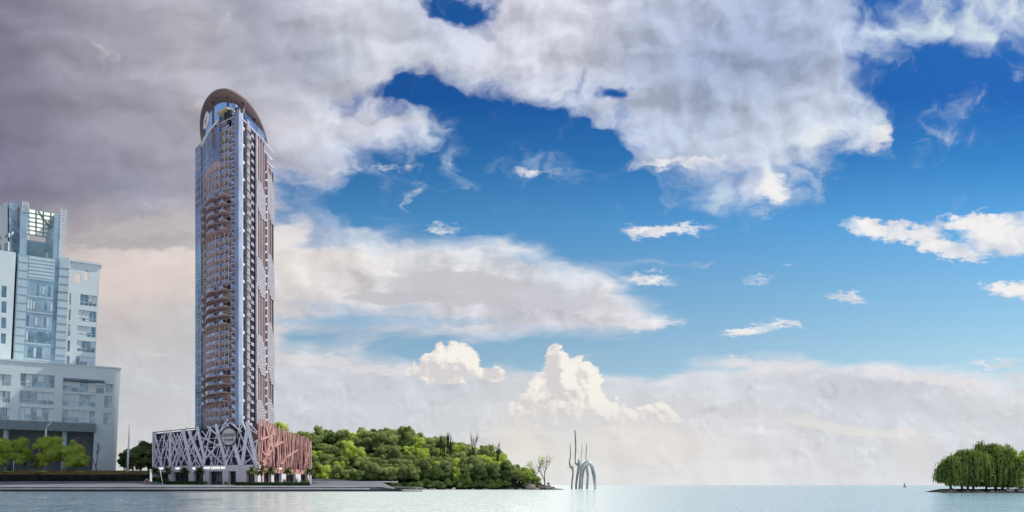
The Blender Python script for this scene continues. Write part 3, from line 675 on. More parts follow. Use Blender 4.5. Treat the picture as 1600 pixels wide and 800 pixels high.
# roof ring with its columns
def ringp(t, k=1.0):
    c, a, b = ((-156.0, 397.6), 62.2, 17.55) if k == 1.0 else ((-158.9, 404.2), 58.0, 14.65)
    k = 1.0 if k in (1.0, .73) else k/.73
    x, y = b*math.sin(t)*k, -a*math.cos(t)*k
    return (c[0]+x*.951-y*.308, c[1]+x*.308+y*.951)
ZR = 192.4; n_ = 96; mb = MB()
for k in range(n_):
    t = 2*PI*k/n_
    for kk, z in ((1.0, ZR), (1.0, ZR+.9), (.73, ZR+.9), (.73, ZR)): q = ringp(t, kk); mb.v.append((q[0], q[1], z))
for k in range(n_):
    a, b_ = k*4, ((k+1) % n_)*4
    for i in range(4): mb.f.append((a+i, b_+i, b_+(i+1) % 4, a+(i+1) % 4))
mb.build('roof_ring', M['taupe'], T)
mb = MB(); mb.prism([ringp(2*PI*k/64, .74) for k in range(64)], ZR+.2, ZR+.5)  # blue disc standing in for the sky seen through the open ring
m = bpy.data.materials.new('sky_blue_sheet'); m.use_nodes = True; m.node_tree.nodes.clear(); n = NT(m.node_tree)
t_ = n.new('ShaderNodeBsdfTranslucent'); t_.inputs[0].default_value = (.42,.58,.82,1); g_ = n.new('ShaderNodeBsdfGlossy'); g_.inputs[0].default_value = (.6,.75,.95,1); g_.inputs['Roughness'].default_value = .15
x_ = n.new('ShaderNodeMixShader'); x_.inputs[0].default_value = .3; n.l.new(t_.outputs[0], x_.inputs[1]); n.l.new(g_.outputs[0], x_.inputs[2]); n.l.new(x_.outputs[0], n.new('ShaderNodeOutputMaterial').inputs[0])
mb.build('sky_blue_disc', m, T)
for px, Y in ((319,364),(333,348.5),(356,344.5),(380,349.5),(398,365),(410,384)):
    mb = MB(); x = wx(px, Y); mb.tube([(x,Y,ZT-10),(x,Y,ZR+.1)], .62, 10); mb.build('roof_column', M['taupe'], T, smooth=True)
# ---------------------------------------------------------------- podium
Cn, Lf, Rt = xy(403, 330), xy(238.5, 363), xy(485, 388)
pL, pR = Plane(Lf, Cn), Plane(Cn, Rt)
hL = lambda s: 30.2+(33.2-30.2)*s/pL.len
hR = lambda s: 33.2+(27.0-33.2)*s/pR.len
# body behind the screens
mb = MB(); mb.prism([pL.pt(.5,0,-1.4)[:2], pL.pt(pL.len-2,0,-1.4)[:2], pR.pt(2.5,0,-3.1)[:2], pR.pt(pR.len-.6,0,-3.1)[:2], (-178,394)], 12, [29.2,31.8,31.5,26.2,26.2]); mb.build('podium_glazing', M['navy'], T)
mb = MB(); mb.hexa([pR.pt(.9,11,-1.2), pR.pt(pR.len-.3,11,-1.2), pR.pt(pR.len-.3,11,-3), pR.pt(.9,11,-3), pR.pt(.9,31.5,-1.2), pR.pt(pR.len-.3,26,-1.2), pR.pt(pR.len-.3,26,-3), pR.pt(.9,31.5,-3)]); mb.build('podium_wall', M['wine'], T)
for z in (16.5, 21, 25.4):
    mb = MB(); pL.box(mb, .5, pL.len-.8, z, z+.35, -1.4, -1.15); mb.build('floor_band', M['slab'], T)
for k in range(26):
    mb = MB(); s = pL.len*(k+.5)/26; pL.box(mb, s-.1, s+.1, 12, 29.8, -1.4, -1.2)
    if k % 2 == 0: mb.build('glazing_bar', M['navy'], T)
raw = [(100,210,165,500,10),(165,230,100,420,8),(190,215,150,500,10),(240,200,235,520,26),(95,330,165,520,8),(215,300,175,520,8),(165,230,235,400,9),(250,200,170,390,10),(265,210,400,500,10),(260,330,330,420,8),(345,190,240,420,12),
 (350,180,420,500,30),(345,230,255,510,12),(270,320,400,480,7),(480,190,330,500,10),(400,190,530,500,26),(395,320,500,500,10),(440,300,470,520,8),(490,170,420,400,10),(480,155,545,440,26),(545,430,520,520,30),(430,190,400,330,8),(600,150,430,500,10),
 (570,150,700,260,14),(505,240,690,330,8),(600,170,545,430,14),(550,330,700,480,10),(700,270,550,440,12),(645,130,740,500,28),(585,390,620,500,9),(540,320,600,400,8),(690,350,655,500,8),(730,120,640,260,10),(770,90,690,190,8),(715,300,760,420,8),(790,370,740,470,9),(700,210,800,330,9),
 (95,230,150,400,8),(150,400,110,505,8),(300,210,350,330,9),(350,330,290,500,9),(235,230,300,400,9),(420,230,350,400,9),(200,380,240,510,9),(640,270,600,500,9),(520,190,600,300,8),(300,395,240,505,8)]
raw2 = [(90,300,150,500,32),(50,330,0,490,14),(110,300,20,500,10),(207,105,292,495,32),(207,190,165,495,30),(165,100,200,190,12),(60,85,160,200,9),(-20,175,40,85,10),(180,130,140,180,8),(215,105,310,200,8),(230,170,310,215,9),(205,330,285,480,14),(290,400,190,480,10),(300,270,250,310,8),(310,280,270,480,8),(170,340,100,420,8),(150,240,110,430,8),(130,170,200,330,8),(20,85,110,240,8)]
mb = MB()
i_ = 0
for lst, ox in ((raw, 225), (raw2, 350)):
    for x1, y1, x2, y2, wd in lst:
        a = pL.sz(ox+x1/5.713, 640+y1/5.713); b_ = pL.sz(ox+x2/5.713, 640+y2/5.713)
        Y = 346; sc_ = .055
        a = (min(max(a[0], .4), pL.len-.3), min(a[1], hL(a[0])+.3)); b_ = (min(max(b_[0], .4), pL.len-.3), b_[1])
        pL.bar(mb, a, b_, wd*sc_*(1.25 if wd > 20 else 1.0), .26, .1+(i_ % 5)*.06); i_ += 1
rs = random.Random(3)
for k in range(14):
    s = rs.uniform(1, pL.len*.97); e = s+rs.choice((-1,1))*rs.uniform(3, 9)
    pL.bar(mb, (s, rs.uniform(22, hL(s)+.8)), (min(max(e,.5),pL.len), 12.5), rs.uniform(.22,.42), .3, -.5+.01*k)
mb.build('lattice_screen', M['lattice'], T)
mb = MB(); pL.box(mb, 0, .7, GZ, hL(0), -1.2, .3); mb.build('corner_post', M['lattice'], T)
mb = MB(); pL.bar(mb, (0,hL(0)-.3), (pL.len*.55,hL(pL.len*.55)-.5), .35, .4, -.45); mb.build('top_rail', M['navy'], T)
mb = MB(); L = pR.len
for k in range(68):
    s = L*((k+.5)/68)+rs.uniform(-.6,.6); lean = rs.uniform(-5.5, 5.5); zt = hR(s)+rs.uniform(-.8, 1.6); zb = rs.choice((10.5, 10.5, 12, 14, 9))
    e = min(max(s+lean, .3), L-.3); wd = rs.choice((.42,.55,.6,.8,.5))*(.8 if k < 30 else .66)
    pR.bar(mb, (min(max(s,.3),L-.6), min(zt, hR(s)+1)), (min(e, L-.6), zb), wd, .4, .1+(k % 7)*.08)
for s1, z1, s2, z2, wd in ((1.0,24,16,28,.9),(3,13.5,19,24.5,.9),(2,19,9,15,.7),(14,30,4,12,1.6),(24,24.5,12,20.5,.8),(40,21,26,16,.7),(6,31,14,18,1.1),(30,18,22,13,.7),(57,25,49,12,.8)):
    pR.bar(mb, (s1,z1), (s2,z2), wd, .5, .8)
mb.build('lattice_screen', M['rose'], T)
mb = MB(); pR.box(mb, L-.3, L+.1, GZ-.6, hR(L)-.3, -1, .5); mb.build('corner_post', M['lattice'], T)
# street level
mb = MB(); pL.box(mb, 0, pL.len-.02, 9.4, 12.3, -1.6, .05); mb.build('fascia', M['pale'], T)
mb = MB(); pR.box(mb, .02, L, 8.6, 10.9, -1.6, .05); mb.build('fascia', M['rose'], T)
mb = MB(); pL.box(mb, .5, pL.len-.5, GZ-.3, 9.4, -4.2, -3); mb.build('shopfront_wall', M['bwall'], T)
mb = MB(); pR.box(mb, .5, L-.5, GZ-.3, 8.6, -4, -2.6); mb.build('shopfront_wall', M['wine'], T)
def pxs(pl, px): return pl.sz(px, 745)[0]
opens = [(244.3,262.8),(270.3,294.5),(302.2,317.5),(326.3,347.5),(356.7,368.5),(385,397.5)]
prev = 0.0
for a, b_ in opens+[(403, 403)]:
    s0 = pxs(pL, a) if a < 403 else pL.len-.02
    mb = MB(); pL.box(mb, prev, s0, GZ-.3, 9.42, -1.5, .0 if prev else .02); mb.build('column', M['pale'], T)
    if a < 403:
        s1 = pxs(pL, b_); mb = MB(); pL.box(mb, s0, s1, GZ-.2, 9.3, -2.6, -2.4); w_ = mb.build('shop_window', M['shop'], T)
        mb = MB(); nb = max(2, int((s1-s0)/1.6))
        for j in range(nb+1): s = s0+(s1-s0)*j/nb; pL.box(mb, s-.08, s+.08, GZ-.2, 9.3, -2.4, -2.25)
        pL.box(mb, s0, s1, 6.6, 6.8, -2.4, -2.2); mb.build('mullion', M['dkgl'], w_); prev = s1
prev = .02
for a, b_ in [(412,424),(428,440),(447,462),(470,481)]:
    s0, s1 = pR.sz(a, 745)[0], pR.sz(b_, 745)[0]
    mb = MB(); pR.box(mb, prev, s0, GZ-.3, 8.62, -1.5, 0); mb.build('column', M['pale'], T); prev = s1
    mb = MB(); pR.box(mb, s0, s1, GZ-.2, 8.6, -2.3, -2.1); w_ = mb.build('shop_window', M['shop'], T)
    mb = MB()
    for j in range(9): s = s0+(s1-s0)*j/8; pR.box(mb, s-.12, s+.12, GZ-.2, 8.6, -2.1, -1.9)
    mb.build('mullion', M['violet'], w_)
mb = MB(); pR.box(mb, prev, L, GZ-.3, 8.62, -1.5, 0); mb.build('column', M['pale'], T)
def text(s, size, pl, a, z, d, m, parent, ext=.06):
    name = 'sign_lettering'
    cu = bpy.data.curves.new(name, 'FONT'); cu.body = s; cu.size = size; cu.extrude = ext; cu.align_x = 'CENTER'; cu.align_y = 'CENTER'
    t = bpy.data.objects.new('tmp', cu); col.objects.link(t); bpy.context.view_layer.update()
    me = bpy.data.meshes.new_from_object(t.evaluated_get(bpy.context.evaluated_depsgraph_get())); bpy.data.objects.remove(t)
    u, n_ = Vector((pl.dir.x, pl.dir.y, 0)), Vector((pl.n.x, pl.n.y, 0)); o3 = Vector(pl.pt(a, z, d))
    base = Vector((0,0,0)); q = parent
    while q: base += q.location; q = q.parent
    for v in me.vertices: v.co = o3+u*v.co.x+Vector((0,0,1))*v.co.y+n_*v.co.z-base
    me.materials.clear(); me.materials.append(m); o = bpy.data.objects.new(name, me); col.objects.link(o); o.parent = parent
    return o
a, z = pL.sz(335.5, 731.3); text('SHOP CENTER BAY', 1.75, pL, a, z, .12, M['lit'], T)
for i, (px, w_, pl) in enumerate([(252,3.6,pL),(278,3.0,pL),(303.5,1.8,pL),(437.5,6,pR)]):
    a, z = pl.sz(px, 732.0); mb = MB()
    for j in range(6): pl.box(mb, a-w_/2+w_*j/6, a-w_/2+w_*(j+.8)/6, z-.35, z+.35, .06, .3)
    mb.build('lit_sign', M['lit'], T)
# round sign on the screen
a, z = pL.sz(360.5, 682.5); RS = 4.5
def disc_pts(r, d, n_=40, e=.92): return [pL.pt(a+math.cos(2*PI*k/n_)*r*1.12, z+math.sin(2*PI*k/n_)*r*e, d) for k in range(n_)]
mb = MB(); f_, b_ = disc_pts(RS, 1.2), disc_pts(RS, .9); mb.add(f_+b_, [tuple(range(40)), tuple(range(79,39,-1))]+[((k+1)%40, k, 40+k, 40+(k+1)%40) for k in range(40)])
S_ = mb.build('round_sign', M['disc'], T)
mb = MB(); q = disc_pts(RS+.1, 1.15); mb.tube(q+[q[0]], .26, 8, cap=False); mb.build('sign_ring', M['ink'], S_, smooth=True)
mb = MB(); q = [pL.pt(a-.9,z-RS*.98,1.3), pL.pt(a-.3,z-RS*1.16,1.3), pL.pt(a+.3,z-RS*.98,1.3), pL.pt(a-.3,z-RS*.8,1.3)]; mb.bar(q[0], q[2], .8, .3); mb.build('sign_clasp', M['ink'], S_)
text('GRAND', 2.5, pL, a, z+.7, 1.25, M['ink'], S_)
text('TOWER', 1.9, pL, a, z-1.7, 1.25, M['ink'], S_)
# ================================================================ pale office block at the left
OB = empty('office_building', (-300, 430, 10), 'pale blue-grey office block with stepped glass shaft and open framed rooftop portal', 'office building')
LN = math.tan(R(2.3))
b0 = (wx(-60, 381), 381.0); b1 = (wx(182, 420), 420.0)
pB = Plane(b0, b1, LN, 10.0)
def holes(pl, rects): return [pl.rect(*r) for r in rects]
def windows(pl, rs, rev, gm, cols=(3,), rows=(.45,), parent=None, fm=None, lower=None):
    for i, (x0, x1, z0, z1) in enumerate(rs):
        mb = MB(); c_ = cols[i % len(cols)]; t = .14
        for j in range(c_+1): s = x0+(x1-x0)*j/c_; pl.box(mb, max(x0, s-t), min(x1, s+t), z0, z1, -rev, -rev+.3)
        for r_ in rows: zz = z0+(z1-z0)*r_; pl.box(mb, x0, x1, zz-t, zz+t, -rev, -rev+.34)
        w_ = mb.build('window', fm or M['offr'], OB)
        mb = MB(); mb.add([pl.pt(x0,z0,-rev+.1), pl.pt(x1,z0,-rev+.1), pl.pt(x1,z1,-rev+.1), pl.pt(x0,z1,-rev+.1)], [(0,1,2,3)]); mb.build('pane', gm, w_)
        rr = random.Random(i*7+int(x0*3))
        for j in range(c_):
            if rr.random() < .45:
                s = x0+(x1-x0)*j/c_; e = x0+(x1-x0)*(j+1)/c_; mb = MB(); pl.box(mb, s+t, e-t, z0+(z1-z0)*rr.choice((.3,.45,.05)), z1-.2, -rev+.12, -rev+.16); mb.build('blind', M['ofw'], w_)
sR, zT = pB.sz(187, 577)
sR = pB.sz(180, 737)[0]
s0 = 0.0; zB = 9.5
Wn = holes(pB, [(0,585,17,603),(32,585,85,605),(0,611,15.5,629),(31,612,83.5,631),(98,616,149,635),(0,637,14.5,657),(29.5,637,83.5,657),(97,641,148,660)])
Wn = [(max(w_[0], .5) , *w_[1:]) for w_ in Wn]
Sm = holes(pB, [(165.5,600,176,613),(163.5,619,174.5,637),(162,645.5,173.5,663)])
Rec = [(pB.sz(98,606)[0], pB.sz(163,606)[0], pB.sz(130,613)[1], pB.sz(130,592)[1])]
zG = pB.sz(100, 673)[1]; sG = pB.sz(146, 700)[0]
Gr = [(1.0, sG, zB, zG)]
mb = MB(); pB.wall(mb, s0, sR, zB, zT, Wn+Sm+Rec+Gr, .9); mb.build('wall', M['ofw'], OB)
mb = MB(); pB.box(mb, s0, sR, zB, zT-.05, -50, -.92-0.0)
# the body stays behind the recesses: carve it as three pieces
mb = MB(); pB.box(mb, s0, sR-.02, zG, zT-.05, -50, -1.0); pB.box(mb, sG+.02, sR-.02, zB, zG, -50, -1.0); pB.box(mb, s0, sG+.02, zB, zG, -50, -9); mb.build('body', M['ofw'], OB)
mb = MB(); pB.wall(mb, sR, sR, zB, zT, [], 1); pB.box(mb, sR-.02, sR+.3, zB, zT, -1, .0); mb.build('edge_trim', M['owh'], OB)
mb = MB(); pB.box(mb, s0, sR+.6, zT, zT+.9, -50, .5); mb.build('parapet', M['owh'], OB)
windows(pB, Wn, .9, M['ofg'], (5,6,4,6,6,4,6,6), (.33,))
windows(pB, Sm, .9, M['ofg'], (2,), (.5,))
windows(pB, Rec, .9, M['ofg'], (5,), (.4,))
mb = MB(); pB.box(mb, Rec[0][0]+.3, Rec[0][1], Rec[0][3]-2.0, Rec[0][3]-.8, -.6, 1.2); mb.build('awning', M['ofd'], OB)
mb = MB(); pB.box(mb, Rec[0][1]-5, Rec[0][1]+.2, Rec[0][3]-3, Rec[0][3]-2.1, -.3, 1.0); mb.build('awning_panel', M['owh'], OB)
zc0 = pB.sz(70, 673)[1]; zc1 = pB.sz(70, 659)[1]
mb = MB(); pB.box(mb, s0, sG+.5, zc0, zc1, .02, 2.2); mb.build('canopy_band', mat('canopy_grey', (.20,.26,.29), .5), OB)
mb = MB(); pB.box(mb, s0, sG, zB, zG, -8.9, -8.6); mb.build('ground_floor_wall', M['ofd'], OB)
for px in (8, 100):
    s = pB.sz(px, 700)[0]; mb = MB(); mb.tube([pB.pt(s,zB,-3), pB.pt(s,zG,-3)], 1.3, 14); mb.build('round_column', M['ofw'], OB, smooth=True)
for px in (35, 60, 120, 132):
    s = pB.sz(px, 700)[0]; mb = MB(); pB.box(mb, s-1.8, s+1.8, zB+4, zG-3, -8.6, -8.4); mb.build('entrance_window', M['dkgl'], OB)
# shaft block set back on the roof
u0 = (wx(-60, 393), 393.0); u1 = (wx(160, 430), 430.0)
pU = Plane(u0, u1, LN, 10.0)
zr = zT-.5
X = lambda px, py: pU.sz(px, py)[0]
Zt = lambda px, py: pU.sz(px, py)[1]
# right wing
a, b_ = X(104, 560), X(148.6, 560); zw = Zt(130, 411)
wr = holes(pU, [(125.5,461,151,478),(123.5,485.5,150,502.5),(121.5,510,149.5,526.5),(120.5,533,148.5,550),(119,557.5,147.5,571)])
ws = holes(pU, [(105,458,110.5,476),(104.5,483,110,500),(104,507,109.5,525),(103.5,532,109,549),(103,556,108.5,571)])
ws = [(max(w_[0], a+.2), *w_[1:]) for w_ in ws]; wr = [(w_[0], min(w_[1], b_-.3), *w_[2:]) for w_ in wr]
op = holes(pU, [(117.5,427,125.5,442),(132,422,137.5,438)])
mb = MB(); pU.wall(mb, a, b_, zr, zw, wr+ws, .8)
mb.build('wing_wall', M['ofw'], OB)
# the top storey of the wing is open right through
za = op[0][2]-1.0; zb_ = max(op[0][3], op[1][3])+.6
body = MB(); pU.box(body, a, b_-.02, zr, za, -24, -1.0); pU.box(body, a, b_-.02, zb_, zw, -7, -.9)
for x0, x1 in ((a, op[0][0]), (op[0][1], op[1][0]), (op[1][1], b_-.02)): pU.box(body, x0, x1, za, zb_, -7, -.9)
body.build('wing_body', M['ofw'], OB)
# rebuild that wall with the openings cut
bpy.data.objects.remove([o for o in OB.children if o.name.startswith('wing_wall')][0])
mb = MB(); pU.wall(mb, a, b_, zr, zw, wr+ws+op, .8); mb.build('wing_wall', M['ofw'], OB)
mb = MB(); pU.box(mb, a-.3, b_+1.3, zw, zw+1.1, -9, 1.0); mb.build('cornice', M['ofw'], OB)
mb = MB(); pU.box(mb, b_, b_+.25, zr, zw, -1, .02); mb.build('edge_trim', M['owh'], OB)
windows(pU, wr, .8, M['ofg'], (4,5,4), (.3,)); windows(pU, ws, .8, M['ofg'], (1,), ())
# central shaft: light edge strips, dark joints, curtain wall of windows
sh0, sh1 = X(20, 560), X(102, 560); zs = Zt(60, 402)
mb = MB(); pU.box(mb, sh0, sh1, zr, zs, -26, .8); mb.build('shaft', M['ofp'], OB)
def strip(x0, x1, ya, yb, d, m, name, ref=560):
    mb = MB(); pU.box(mb, X(x0, ref), X(x1, ref), Zt((x0+x1)/2, yb), Zt((x0+x1)/2, ya), .8, d); return mb.build(name, m, OB)
strip(22,37,402,563,1.5,M['ofw2'],'shaft_strip'); strip(79,85,402,563,1.05,M['ofg'],'dark_joint'); strip(86,102,402,563,1.4,M['ofw2'],'shaft_strip'); strip(38,79,402,438,1.3,M['ofw2'],'louvre_panel')
for j in range(6):
    y = 406+j*5.5; mb = MB(); pU.box(mb, X(38,560), X(79,560), Zt(60,y+.6), Zt(60,y), 1.3, 1.5); mb.build('louvre_rail', M['ofw'], OB)
for j in range(12):
    y = 414+j*12.6
    for x0, x1 in ((22,37),(86,102)):
        mb = MB(); pU.box(mb, X(x0,560), X(x1,560), Zt(60,y+.7), Zt(60,y), 1.4, 1.62); mb.build('joint_line', M['ofg'], OB)
rr = random.Random(11)
for r_ in range(5):
    y0 = 445+r_*24.5
    for cidx in range(9):
        x0 = 38.5+cidx*4.5; z0_, z1_ = Zt(60, y0+17), Zt(60, y0)
        mb = MB(); pU.box(mb, X(x0,560), X(x0+3.9,560), z0_, z1_, .8, 1.05); wn = mb.build('window', M['ofg'] if rr.random() < .3 else M['ofp'], OB)
        if rr.random() < .35:
            mb = MB(); pU.box(mb, X(x0+.6,560), X(x0+3.3,560), z0_+.8, z1_-.8, 1.05, 1.15); mb.build('frame', M['owh'] if rr.random() < .5 else M['ofg'], wn)
    mb = MB(); pU.box(mb, X(38,560), X(79,560), Zt(60,y0+20.5), Zt(60,y0+18.5), .8, 1.2); mb.build('spandrel', M['ofw2'], OB)
# left wing of the shaft
mb = MB(); wl = holes(pU, [(3,448,10,466),(3,472,10,490),(2.5,497,9.5,514),(2,522,9,538)]); pU.wall(mb, 0, X(17,560), zr, Zt(10,394), wl, .8, 2.2); mb.build('wing_wall', M['ofw'], OB)
mb = MB(); pU.box(mb, 0, X(17,560)-.02, zr, Zt(10,394)-.05, -22, 1.3); mb.build('wing_body', M['ofw'], OB)
for x0, x1, z0_, z1_ in wl:
    mb = MB(); pU.box(mb, x0, x1, z0_, z1_, 1.35, 1.5); mb.build('window', M['ofg'], OB)
# open portal on top: two piers, rear wall, glazed skylight roof leaning back
zp0 = zs; zpt = Zt(38, 318)
pierL = (X(32,360), X(43,360)); pierR = (X(80,360), X(105,360)-.6)
mb = MB(); pU.box(mb, pierL[0], pierL[1], zp0, Zt(38,319), -26, .9); mb.build('portal_pier', M['ofp'], OB)
zR = Zt(95, 333)
P_ = pU.pt; aa = pierR
mb = MB(); mb.hexa([P_(aa[0]+1.5,zp0,.9), P_(aa[1]-3,zp0,.9), P_(aa[1]-3,zp0,-20), P_(aa[0]-3,zp0,-20), P_(aa[0]+1.5,zR-1,.9), P_(aa[1]-3,zR-1,.9), P_(aa[1]-3,zR-1,-20), P_(aa[0]-3,zR-1,-20)]); mb.build('portal_pier', M['ofp'], OB)
mb = MB(); pU.box(mb, pierL[1], aa[0]+2, zp0, zp0+15, -23, -20); mb.build('portal_back_wall', M['ofw2'], OB)
mb = MB(); pU.box(mb, pierL[1]+2, pierL[1]+7, zp0, zp0+3.5, -15, -12); pU.box(mb, pierL[1]+9, pierL[1]+12, zp0, zp0+6.5, -14, -11); mb.build('rooftop_plant', M['owh'], OB)
# skylight: sloping sheet of glass panels between the piers, low at the back
zf, zk = Zt(68, 330), Zt(60, 345)-3
s1, s2 = pierL[1], aa[0]+3
grid = MB(); beams = MB(); nx_, ny_ = 4, 6
def sp(u, v, dz=0): a_ = s1+(s2-s1)*u; d_ = .6-20*v; return Vector(P_(a_, zf+(zk-zf)*v+dz, d_))
for i in range(nx_):
    for j in range(ny_):
        g = .03; grid.add([sp(i/nx_+g,j/ny_+g), sp((i+1)/nx_-g,j/ny_+g), sp((i+1)/nx_-g,(j+1)/ny_-g), sp(i/nx_+g,(j+1)/ny_-g)], [(0,1,2,3)])
m = bpy.data.materials.new('skylight_glass'); m.use_nodes = True; m.node_tree.nodes.clear(); n = NT(m.node_tree)
t_ = n.new('ShaderNodeBsdfTranslucent'); t_.inputs[0].default_value = (.86,.97,.88,1); n.l.new(t_.outputs[0], n.new('ShaderNodeOutputMaterial').inputs[0])
grid.build('skylight', m, OB)
for i in range(nx_+1): beams.bar(sp(i/nx_,0,-.3), sp(i/nx_,1,-.3), .5, .7)
for j in range(ny_+1): beams.bar(sp(0,j/ny_,-.2), sp(1,j/ny_,-.2), .4, .6)
beams.bar(sp(.33,0,-.9), sp(.9,.8,-.9), .9, .9); beams.build('skylight_beams', mat('beam_green_grey', (.36,.44,.41), .5), OB)
# lattice mast strips on the piers
for a_, b2, zlo, zhi in ((aa[1]-3, aa[1], Zt(100,410), Zt(100,328)), (pierL[0]+.3, pierL[1], Zt(38,331), Zt(38,316))):
    mb = MB(); n_ = max(4, int((zhi-zlo)/1.7))
    for x in (a_, b2-.3): pU.box(mb, x, x+.3, zlo, zhi, .92, 1.2); pU.box(mb, x, x+.3, zlo, zhi, -2.2, -1.9)
    for j in range(n_+1):
        z = zlo+(zhi-zlo)*j/n_; pU.box(mb, a_, b2, z-.13, z+.13, .95, 1.18); pU.box(mb, a_, b2, z-.13, z+.13, -2.2, -1.95)
        if j < n_: pU.bar(mb, (a_, z), (b2, z+(zhi-zlo)/n_), .22, .2, 1.05)
    mb.build('lattice_strip', M['owh'], OB)
# white side wall of the portal running back to the left
q0 = Vector(P_(pierL[0], 0, .5)[:2]); kY = 412.0; q1 = Vector((wx(-60, 452), 452.0))
pS = Plane((q1.x, q1.y), (q0.x, q0.y), 0, 0)
zs1 = Zt(32, 318); a_ = pS.sz(0, 350)[0]
hs = [pS.rect(7,366,13.5,371.5), pS.rect(0,370,2.5,375), pS.rect(6,379,12.5,393), pS.rect(-3,382,1.5,394), pS.rect(17.5,362,19.3,366)]
mb = MB(); zlow = pS.sz(25, 402)[1]
pS.wall(mb, a_-18, pS.len, zlow, zs1, hs, .7); mb.build('side_wall', M['owh'], OB)
mb = MB(); pS.box(mb, a_-18, pS.len-.1, zlow, zs1-.05, -6, -.75); mb.build('side_body', M['ofg'], OB)
mb = MB()
for j in range(14):
    s = pS.len-1.5-j*2.6; pS.box(mb, s-.06, s+.06, zlow+2, zs1-.4, 0.01, .12)
for j in range(5): z = zs1-2.2-j*4.4; pS.box(mb, a_-18, pS.len, z-.05, z+.05, 0.01, .1)
mb.build('panel_joints', M['offr'], OB)
# ================================================================ trees, palms and hedges
def leaf_crown(rs, lobes, per, size, squash=.8, droop=0.0, fill=.38):
    """leaf-sized faces over uneven lobes: each lobe (x,y,z,r); outward-facing clumps with gaps"""
    mb = MB()
    for (x, y, z, r) in lobes:
        n = int(per*r*r)
        ph = rs.uniform(0, 9)
        for _ in range(n):
            a = rs.uniform(0, 2*PI); c = rs.uniform(-.75, 1); s = math.sqrt(1-c*c)
            dv = Vector((math.cos(a)*s, math.sin(a)*s, c)); bump = .84+.55*mnoise.noise(dv*2.3+Vector((ph, x, z)))+.32*mnoise.noise(dv*5.5+Vector((ph, 2, z)))
            rr = r*(bump if rs.random() > fill else rs.uniform(.3, .9))
            p = Vector((x, y, z))+Vector((dv.x*rr, dv.y*rr, dv.z*rr*squash-(droop*rs.random()*(1-dv.z) if droop else 0)))
            nrm = (dv+Vector((rs.uniform(-.5,.5), rs.uniform(-.5,.5), rs.uniform(-.3,.5)))).normalized()
            u = nrm.orthogonal().normalized(); v = nrm.cross(u); t = rs.uniform(0, PI); u, v = u*math.cos(t)+v*math.sin(t), v*math.cos(t)-u*math.sin(t)
            w_ = size*rs.uniform(.6, 1.3); h_ = w_*rs.uniform(.5, 1.0)
            mb.add([p-u*w_, p-v*h_+nrm*w_*.15, p+u*w_, p+v*h_-nrm*w_*.1], [(0,1,2,3)])
    return mb
def trunk_mb(rs, h, r, lobes, lean=(0,0)):
    mb = MB(); top = Vector((lean[0], lean[1], h))
    pts = [Vector((0,0,-1.0)), Vector((0,0,0)), Vector((lean[0]*.3+rs.uniform(-.2,.2), lean[1]*.3, h*.35)), Vector((lean[0]*.6, lean[1]*.6+rs.uniform(-.2,.2), h*.7)), top]
    mb.tube(pts, [r*1.35, r*1.1, r*.85, r*.6, r*.3], 8)
    for (x, y, z, lr) in lobes:
        f = rs.uniform(.35, .75); a = Vector((lean[0]*f, lean[1]*f, h*f)); b_ = Vector((x, y, z+lr*.2)); m_ = (a+b_)/2+Vector((rs.uniform(-.3,.3), rs.uniform(-.3,.3), .5))
        mb.tube([a, m_, b_], [r*.45, r*.3, r*.1], 6)
    return mb
def tree_lobes(rs, R_, H, n):
    L = [(0, 0, H*.70, R_*.62), (0, 0, H*.42, R_*.6)]
    for k in range(n):
        a = 2*PI*k/n*1.7+rs.uniform(-.4,.4); q = rs.uniform(.35,.75)*R_; z = H*rs.uniform(.24, .90); r = R_*rs.uniform(.30,.54)*(1.15-.35*(z/H))
        q *= 1.1-.55*abs(z/H-.55)*1.6
        if k % 4 == 3: r *= .6; q *= 1.35; z *= 1.08
        L.append((math.cos(a)*q, math.sin(a)*q, z, r))
    return L
def make_tree(name, label, cat, group, seed, R_, H, n, per, size, lm, bm='bark', loc=(0,0,0), squash=.85):
    rs = random.Random(seed); L = tree_lobes(rs, R_, H, n)
    t = empty(name, loc, label, cat, group)
    tr = trunk_mb(rs, H*.72, R_*.07+.1, L[1:]); tr.v = [tuple(Vector(v)+Vector(loc)) for v in tr.v]; tr.build('trunk', M[bm], t, smooth=True)
    cr = leaf_crown(rs, L, per, size, squash); cr.v = [tuple(Vector(v)+Vector(loc)) for v in cr.v]; cr.build('crown', M[lm], t)
    return t
rs = random.Random(21)
